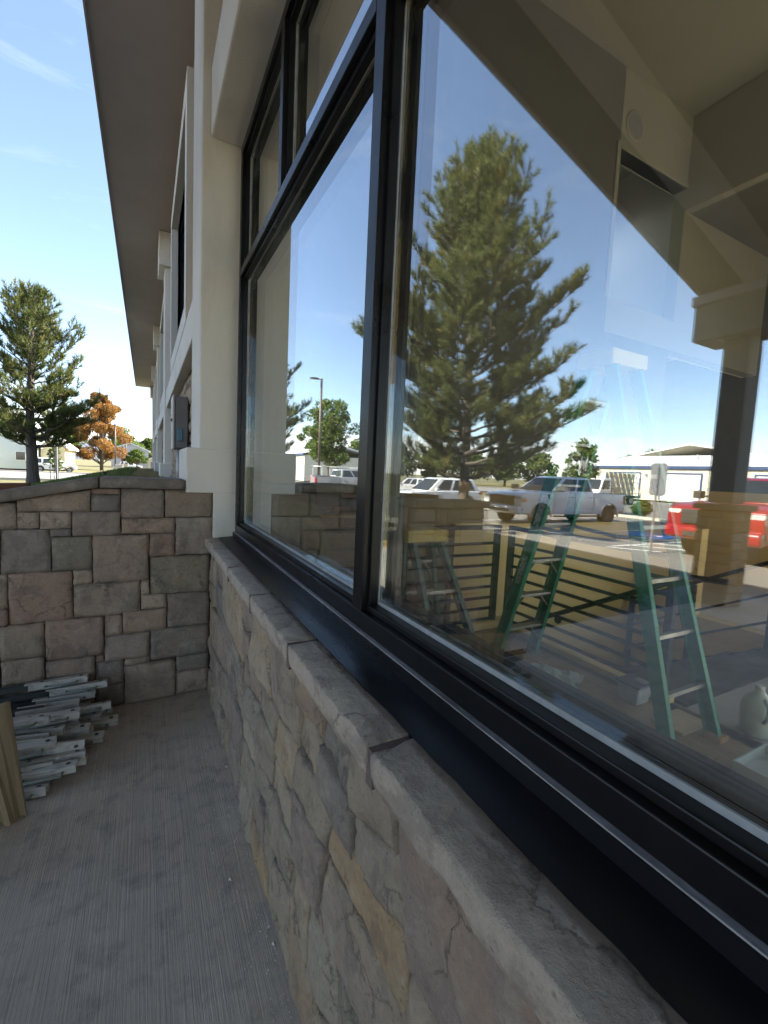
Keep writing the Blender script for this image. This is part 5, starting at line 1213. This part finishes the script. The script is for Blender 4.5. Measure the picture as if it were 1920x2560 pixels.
def wheel(parent, x, y, r, w, rim):
    s = 1 if y > 0 else -1
    q_ = MB(); q_.lathe((x, y, r), (0, s, 0), [(r * 0.62, -w), (r * 0.93, -w), (r, -w * 0.82), (r, -w * 0.18), (r * 0.93, 0.0), (r * 0.66, 0.0), (r * 0.62, -0.03)], 30); t = q_.build('wheel', M['tyre'], parent, smooth=True)
    q_ = MB(); q_.lathe((x, y, r), (0, s, 0), [(r * 0.66, -0.005), (r * 0.62, 0.0), (r * 0.58, -0.05), (r * 0.2, -0.07), (0.0, -0.07)], 24)
    for k in range(6):
        a = k * math.pi / 3 + 0.3; q_.bar((x, y - s * 0.045, r), (x + math.cos(a) * r * 0.6, y - s * 0.02, r + math.sin(a) * r * 0.6), r * 0.17, 0.03, up=(0, s, 0))
    q_.disc((x, y - s * 0.03, r), (0, 1, 0), r * 0.15, 0.05, 14); q_.build('rim', rim, t, smooth=False)
def glass_quad(name, pts, mat, parent, n, off=0.004):
    q_ = MB(); nn = Vector(n).normalized(); P_ = [Vector(p) for p in pts]; q_.add([p + nn * off for p in P_] + [p - nn * 0.004 for p in P_], [tuple(range(len(P_)))] + [tuple(range(len(P_), 2 * len(P_)))[::-1]] + [(i, (i + 1) % len(P_), len(P_) + (i + 1) % len(P_), len(P_) + i) for i in range(len(P_))]); return q_.build(name, mat, parent)
def cabin(parent, base, roof, wb, wr, zb, zr, mat, glasses, rear_glass=True):
    """greenhouse: base (x front, x rear) at zb with half width wb, roof (x front, x rear) at zr with half width wr"""
    bf, br = base; rf, rr_ = roof
    q_ = MB(); xs_b = [bf, bf + (br - bf) * 0.33, bf + (br - bf) * 0.66, br]
    A = [(bf, -wb, zb), (bf, wb, zb), (br, wb, zb), (br, -wb, zb), (rf, -wr, zr - 0.04), (rf, wr, zr - 0.04), (rr_, wr, zr - 0.03), (rr_, -wr, zr - 0.03), (rf - 0.22, -wr * 0.9, zr), (rf - 0.22, wr * 0.9, zr), (rr_ + 0.2, wr * 0.9, zr), (rr_ + 0.2, -wr * 0.9, zr)]
    q_.add(A, [(0, 4, 5, 1), (1, 5, 6, 2), (2, 6, 7, 3), (3, 7, 4, 0), (4, 8, 9, 5), (5, 9, 10, 6), (6, 10, 11, 7), (7, 11, 8, 4), (8, 11, 10, 9), (0, 1, 2, 3)])
    cb_ = q_.build('cab', mat, parent, bevel=0.035, seg=3, smooth=True)
    def P(f, y_s, v):                                   # point on the side: f along, v up
        xb = bf + (br - bf) * f; xr = rf + (rr_ - rf) * f; return (xb + (xr - xb) * v, y_s * (wb + (wr - wb) * v), zb + (zr - 0.035 - zb) * v)
    for s in (-1, 1):
        for a, c in glasses:
            glass_quad('side_window', [P(a + (0.012), s, 0.1), P(c - 0.012, s, 0.1), P(c - 0.02, s, 0.9), P(a + 0.03, s, 0.9)], M['car_glass'], cb_, (0, s, 0.25), 0.005)
    def F(xb, xr, y, v): return (xb + (xr - xb) * v, y * (wb + (wr - wb) * v) * 0.93, zb + (zr - 0.04 - zb) * v)
    glass_quad('windscreen', [F(bf, rf, -1, 0.04), F(bf, rf, 1, 0.04), F(bf, rf, 0.97, 0.93), F(bf, rf, -0.97, 0.93)], M['car_glass'], cb_, (0.8, 0, 0.6), 0.006)
    if rear_glass: glass_quad('rear_window', [F(br, rr_, -1, 0.12), F(br, rr_, 1, 0.12), F(br, rr_, 0.97, 0.88), F(br, rr_, -0.97, 0.88)], M['car_glass'], cb_, (-0.9, 0, 0.4), 0.006)
    return cb_
def pickup(label, loc, rot, mat, rack=False, rim='rim', emblem=False, group='parked pickups', simple=False):
    """nose towards +x, origin under the middle"""
    t = thing('pickup_truck', label, 'pickup truck', loc, group, world_children=False); t.rotation_euler = (0, 0, rot)
    FWX, RWX, hw, wr_ = 1.86, -1.98, 1.0, 0.405
    ax, bx_ = FWX, RWX; rA = 0.50
    top = [(2.82, 0.60), (2.90, 0.95), (2.86, 1.16), (2.70, 1.24), (1.30, 1.33), (0.95, 1.34), (-1.02, 1.34)]
    low = [(-1.02, 0.46)] + [(1.36 - 0.0, 0.46)]
    body = top + [(-1.02, 0.46), (FWX - rA - 0.02, 0.46)] + [(FWX + rA * math.cos(a), 0.42 + rA * math.sin(a)) for a in np.linspace(math.pi, 0, 13)] + [(FWX + rA + 0.02, 0.50), (2.70, 0.50)]
    q_ = MB(); q_.prism(body, 'y', -hw, hw); bo = q_.build('body', mat, t, bevel=0.045, seg=3, smooth=True)
    # bed
    side = [(-1.05, 1.33), (-2.92, 1.31), (-2.95, 0.62), (RWX - rA - 0.02, 0.55)] + [(RWX + rA * math.cos(a), 0.42 + rA * math.sin(a)) for a in np.linspace(math.pi, 0, 13)] + [(RWX + rA + 0.02, 0.46), (-1.05, 0.46)]
    for s in (-1, 1):
        q_ = MB(); q_.prism(side, 'y', s * hw, s * (hw - 0.12)); bs = q_.build('bed_side', mat, t, bevel=0.03, seg=3, smooth=True)
        q_ = MB(); q_.box(-2.90, -1.10, s * (hw - 0.02), s * (hw - 0.11), 1.312, 1.345); q_.build('bed_rail', M['trim_black'], bs, bevel=0.01)
        # fender flares, creases and trim
        for cx in (FWX, RWX):
            q_ = MB(); q_.tube([(cx + (rA + 0.025) * math.cos(a), s * (hw + 0.005), 0.42 + (rA + 0.025) * math.sin(a)) for a in np.linspace(-0.12, math.pi + 0.12, 20)], 0.035, 8); q_.build('wheel_flare', mat, t, smooth=True)
        q_ = MB(); q_.bar((1.33, s * (hw + 0.004), 0.60), (-1.0, s * (hw + 0.004), 0.60), 0.02, 0.05); q_.build('side_moulding', mat, t, bevel=0.008)
        q_ = MB(); q_.box(-1.3, 1.2, s * (hw - 0.02), s * (hw + 0.06), 0.36, 0.42); q_.build('running_board', M['trim_black'], t, bevel=0.015)
        for dx0, dx1 in ((1.18, 0.08), (0.06, -0.98)):
            q_ = MB()
            for xx in (dx0, dx1): q_.box(xx - 0.006, xx + 0.006, s * (hw - 0.01), s * (hw + 0.0025), 0.50, 1.30)
            dr = q_.build('door', M['trim_black'], t)
            q_ = MB(); q_.box(dx1 + 0.10, dx1 + 0.32, s * (hw + 0.012), s * (hw + 0.035), 1.13, 1.165); q_.build('handle', M['chrome'], dr, bevel=0.008)
        q_ = MB(); q_.box(1.02, 1.28, s * (hw + 0.10), s * (hw + 0.30), 1.36, 1.56); q_.box(1.10, 1.16, s * (hw - 0.05), s * (hw + 0.12), 1.40, 1.45); q_.build('mirror', M['trim_black'] if not rack else mat, t, bevel=0.03)
        q_ = MB(); q_.box(2.62, 2.885, s * 0.70, s * (hw + 0.006), 0.90, 1.13); hl_ = q_.build('headlight', M['lamp_clear'], t, bevel=0.03)
        q_ = MB(); q_.box(2.60, 2.80, s * (hw - 0.05), s * (hw + 0.012), 0.93, 1.03); q_.build('turn_lamp', M['lamp_amber'], hl_, bevel=0.01)
        q_ = MB(); q_.box(-2.965, -2.80, s * (hw - 0.16), s * (hw + 0.006), 0.88, 1.26); q_.build('tail_light', M['lamp_red'], t, bevel=0.02)
        q_ = MB(); q_.prism([(1.52, 1.10), (1.58, 1.24), (1.46, 1.24), (1.42, 1.02)], 'y', s * (hw - 0.005), s * (hw + 0.006)); q_.build('fender_vent', M['trim_black'], t)
        for xw in (FWX, RWX): wheel(t, xw, s * (hw - 0.02), wr_, 0.27, M[rim])
    q_ = MB(); q_.box(-2.85, -1.05, -hw + 0.12, hw - 0.12, 0.72, 0.80); q_.build('bed_floor', M['trim_black'], t)
    q_ = MB(); q_.box(-2.95, -2.87, -hw + 0.17, hw - 0.17, 0.70, 1.30); q_.build('tailgate', mat, t, bevel=0.02)
    q_ = MB(); q_.box(2.80, 2.915, -0.68, 0.68, 0.80, 1.14); gr = q_.build('grille', M['trim_black'], t, bevel=0.02)
    for k in range(3): q_ = MB(); q_.box(2.90, 2.93, -0.66, 0.66, 0.86 + 0.10 * k, 0.885 + 0.10 * k); q_.build('grille_bar', M['rim'], gr)
    q_ = MB(); q_.prism([(2.70, 0.48), (2.70, 0.76), (2.98, 0.76), (3.02, 0.68), (3.0, 0.50), (2.9, 0.44)], 'y', -hw, hw); fb = q_.build('front_bumper', mat, t, bevel=0.05, seg=3, smooth=True)
    q_ = MB(); q_.box(2.96, 3.025, -0.55, 0.55, 0.53, 0.64); q_.build('air_intake', M['trim_black'], fb)
    q_ = MB(); q_.box(-3.08, -2.9, -hw + 0.02, hw - 0.02, 0.50, 0.70); q_.build('rear_bumper', M['chrome'], t, bevel=0.03)
    if emblem:
        q_ = MB(); q_.v = []; n_ = 28
        ring_ = [(0.135 * math.cos(2 * math.pi * i / n_), 0.062 * math.sin(2 * math.pi * i / n_)) for i in range(n_)]
        q_.prism([(y, 0.985 + z) for y, z in ring_], 'x', 2.93, 2.945); em_ = q_.build('emblem', M['chrome'], gr)
        q_ = MB(); q_.prism([(y * 0.9, 0.985 + z * 0.86) for y, z in ring_], 'x', 2.944, 2.949); q_.build('emblem_field', M['emblem_blue'], gr)
        cu = bpy.data.curves.new('emblem_text', 'FONT'); cu.body = 'Ford'; cu.size = 0.11; cu.align_x = 'CENTER'; cu.align_y = 'CENTER'; cu.extrude = 0.001; cu.shear = 0.3
        to = bpy.data.objects.new('tmp', cu); me = bpy.data.meshes.new_from_object(to); bpy.data.objects.remove(to)
        eo = mesh_obj('emblem_text', me, M['chrome'], gr); eo.location = (2.951, 0, 0.985); eo.rotation_euler = (R(90), 0, R(90))
    cabin(t, (1.30, -1.03), (0.48, -0.92), 0.955, 0.745, 1.325, 1.95, mat, [(0.06, 0.53), (0.55, 0.95)])
    # seats and steering column seen through nothing; interior stays dark behind tinted panes
    if rack:
        q_ = MB()
        for xx in (-2.75, -1.15, 0.9):
            for s in (-1, 1): q_.tube([(xx, s * 0.93, 1.33), (xx, s * 0.88, 2.12)], 0.025, 6)
            q_.tube([(xx, -0.92, 2.12), (xx, 0.92, 2.12)], 0.025, 6)
        for s in (-1, 1): q_.tube([(-2.9, s * 0.88, 2.14), (1.1, s * 0.88, 2.14)], 0.025, 6)
        q_.build('ladder_rack', M['paint_white'], t)
    return t
def suv(label, loc, rot, mat, L_=4.6, W_=1.86, H_=1.69, group='parked cars', dark_roof=False, name='parked_car', cat='car'):
    t = thing(name, label, cat, loc, group, world_children=False); t.rotation_euler = (0, 0, rot)
    hw = W_ / 2; F_ = L_ / 2; fw, rw, rA, rwh = F_ - 0.90, -F_ + 0.98, 0.42, 0.36; zb = H_ * 0.60
    body = [(F_ - 0.06, 0.45), (F_, 0.62), (F_ - 0.04, 0.86), (F_ - 0.22, 0.95), (F_ - 1.25, zb), (-F_ + 0.15, zb + 0.03), (-F_ + 0.02, 0.80), (-F_ + 0.03, 0.45), (-F_ + 0.2, 0.32), (rw - rA, 0.32)] + [(rw + rA * math.cos(a), 0.37 + rA * math.sin(a)) for a in np.linspace(math.pi, 0, 12)] + [(rw + rA, 0.28), (fw - rA, 0.28)] + [(fw + rA * math.cos(a), 0.37 + rA * math.sin(a)) for a in np.linspace(math.pi, 0, 12)] + [(fw + rA, 0.32), (F_ - 0.15, 0.34)]
    q_ = MB(); q_.prism(body, 'y', -hw, hw); q_.build('body', mat, t, bevel=0.06, seg=3, smooth=True)
    cabin(t, (F_ - 1.15, -F_ + 0.12), (F_ - 1.95, -F_ + 0.5), hw - 0.04, hw - 0.23, zb - 0.01, H_, mat, [(0.10, 0.40), (0.42, 0.68), (0.70, 0.92)])
    for s in (-1, 1):
        for xw in (fw, rw):
            wheel(t, xw, s * (hw - 0.02), rwh, 0.22, M['rim_silver'])
            q_ = MB(); q_.tube([(xw + (rA + 0.02) * math.cos(a), s * (hw + 0.002), 0.37 + (rA + 0.02) * math.sin(a)) for a in np.linspace(-0.1, math.pi + 0.1, 16)], 0.03, 6); q_.build('wheel_trim', M['trim_black'], t)
        q_ = MB(); q_.prism([(F_ - 0.45, 0.80), (F_ - 0.04, 0.74), (F_ - 0.06, 0.84), (F_ - 0.50, 0.90)], 'y', s * (hw - 0.32), s * (hw + 0.004)); q_.build('headlight', M['lamp_clear'], t, bevel=0.01)
        q_ = MB(); q_.box(-F_ - 0.005, -F_ + 0.3, s * (hw - 0.3), s * (hw + 0.004), 0.88, 1.0); q_.build('tail_light', M['lamp_red'], t, bevel=0.02)
        q_ = MB(); q_.box(F_ - 1.65, F_ - 1.45, s * (hw + 0.03), s * (hw + 0.2), zb + 0.02, zb + 0.16); q_.build('mirror', mat, t, bevel=0.03)
        q_ = MB(); q_.box(-F_ + 0.9, F_ - 0.9, s * (hw - 0.02), s * (hw + 0.01), 0.28, 0.36); q_.build('sill', M['trim_black'], t)
        for dx in (0.55, -0.5): q_ = MB(); q_.box(dx, dx + 0.2, s * (hw + 0.008), s * (hw + 0.03), zb - 0.16, zb - 0.13); q_.build('door_handle', mat, t)
    q_ = MB(); q_.box(F_ - 0.1, F_ + 0.008, -0.55, 0.55, 0.46, 0.66); q_.build('grille', M['trim_black'], t, bevel=0.02)
    return t
# the white pickup: nose towards the building
tr1 = pickup('white crew cab pickup parked nose-in behind the large pine', (V(15.6), 13.4, -0.25), 0.0, M['car_white'], emblem=True, group='parked white pickup'); tr1.scale = (1.08, 1.02, 1.02)
tr2 = pickup('red pickup parked nose-in beyond the stone porch pier', (V(15.2), 5.75, -0.25), 0.0, M['car_red'], group='parked red pickup'); tr2.scale = (1.05, 1.05, 1.1)
suv('white sport utility car parked nose-in beyond the white pickup', (V(13.7), 19.6, -0.25), 0.0, M['car_white'])
wp = pickup('white work pickup with a ladder rack in the far car park', (V(15.6), 36.5, -0.25), 3.05, M['car_white'], rack=True, rim='rim_silver', group='work pickups')
pickup('grey pickup with red tail lights beside the rack truck', (V(13.9), 31.5, -0.25), 3.3, M['car_grey'], rim='rim_silver', group='work pickups')
suv('silver car in the far row beyond the large pine', (V(21.0), 33.5, -0.25), 1.4, M['car_silver'], H_=1.5)
suv('dark blue car in the far row beyond the large pine', (V(24.5), 36.5, -0.25), 1.5, M['car_dark'], H_=1.5)
suv('white van-like car parked near the pale garage', (-10.4, 71, -0.3), 0.1, M['car_white'], 4.9, 1.95, 1.8)
suv('white car parked under the far small tree', (-3.0, 112, -0.3), 0.0, M['car_white'])
# glazing truck with an A-frame rack
bt = thing('box_truck', 'white cab-over truck with glass racks parked by the roll-up doors', 'truck', (V(36), 25.4, -0.25), None, world_children=False)
q = MB(); q.prism([(2.6, 0.55), (2.62, 1.05), (2.42, 1.25), (2.10, 2.15), (1.95, 2.22), (1.05, 2.22), (1.05, 0.55)], 'y', -1.0, 1.0); cbx = q.build('cab', M['car_white'], bt, bevel=0.06, seg=3, smooth=True)
glass_quad('windscreen', [(2.43, -0.9, 1.28), (2.43, 0.9, 1.28), (2.14, 0.85, 2.1), (2.14, -0.85, 2.1)], M['car_glass'], cbx, (0.95, 0, 0.3), 0.03)
for s in (-1, 1): glass_quad('side_window', [(2.28, s * 1.0, 1.3), (1.25, s * 1.0, 1.3), (1.25, s * 1.0, 2.05), (2.05, s * 1.0, 2.05)], M['car_glass'], cbx, (0, s, 0), 0.008)
for s in (-1, 1):
    q = MB(); q.box(2.55, 2.635, s * 0.65, s * 0.92, 0.78, 0.95); q.build('headlight', M['lamp_amber'], bt, bevel=0.01)
    q = MB(); q.box(2.2, 2.3, s * 1.08, s * 1.25, 1.5, 1.9); q.build('mirror', M['trim_black'], bt)
    for xw in (1.85, -1.9): wheel(bt, xw, s * 0.98, 0.4, 0.25, M['rim_silver'])
q = MB(); q.box(2.5, 2.68, -1.0, 1.0, 0.42, 0.62); q.build('front_bumper', M['car_white'], bt, bevel=0.03)
q = MB(); q.box(-3.2, 1.0, -1.0, 1.0, 0.62, 0.80); q.build('deck', M['trim_black'], bt)
q = MB(); q.box(-3.1, 0.95, -0.35, 0.35, 0.801, 2.75); q.build('box', M['grey_metal_light'], bt)
for s in (-1, 1):
    for k in range(7): q = MB(); x = -3.0 + k * 0.62; q.bar((x, s * 1.1, 0.81), (x, s * 0.42, 2.8), 0.06, 0.06); q.build('rack_post', M['house_yellow'], bt)
    for k in range(4): q = MB(); z = 1.0 + k * 0.5; y = 1.1 - 0.68 * (z - 0.81) / 1.99; q.bar((-3.1, s * (y + 0.05), z), (0.9, s * (y + 0.05), z), 0.05, 0.06); q.build('rack_bar', M['house_yellow'], bt)
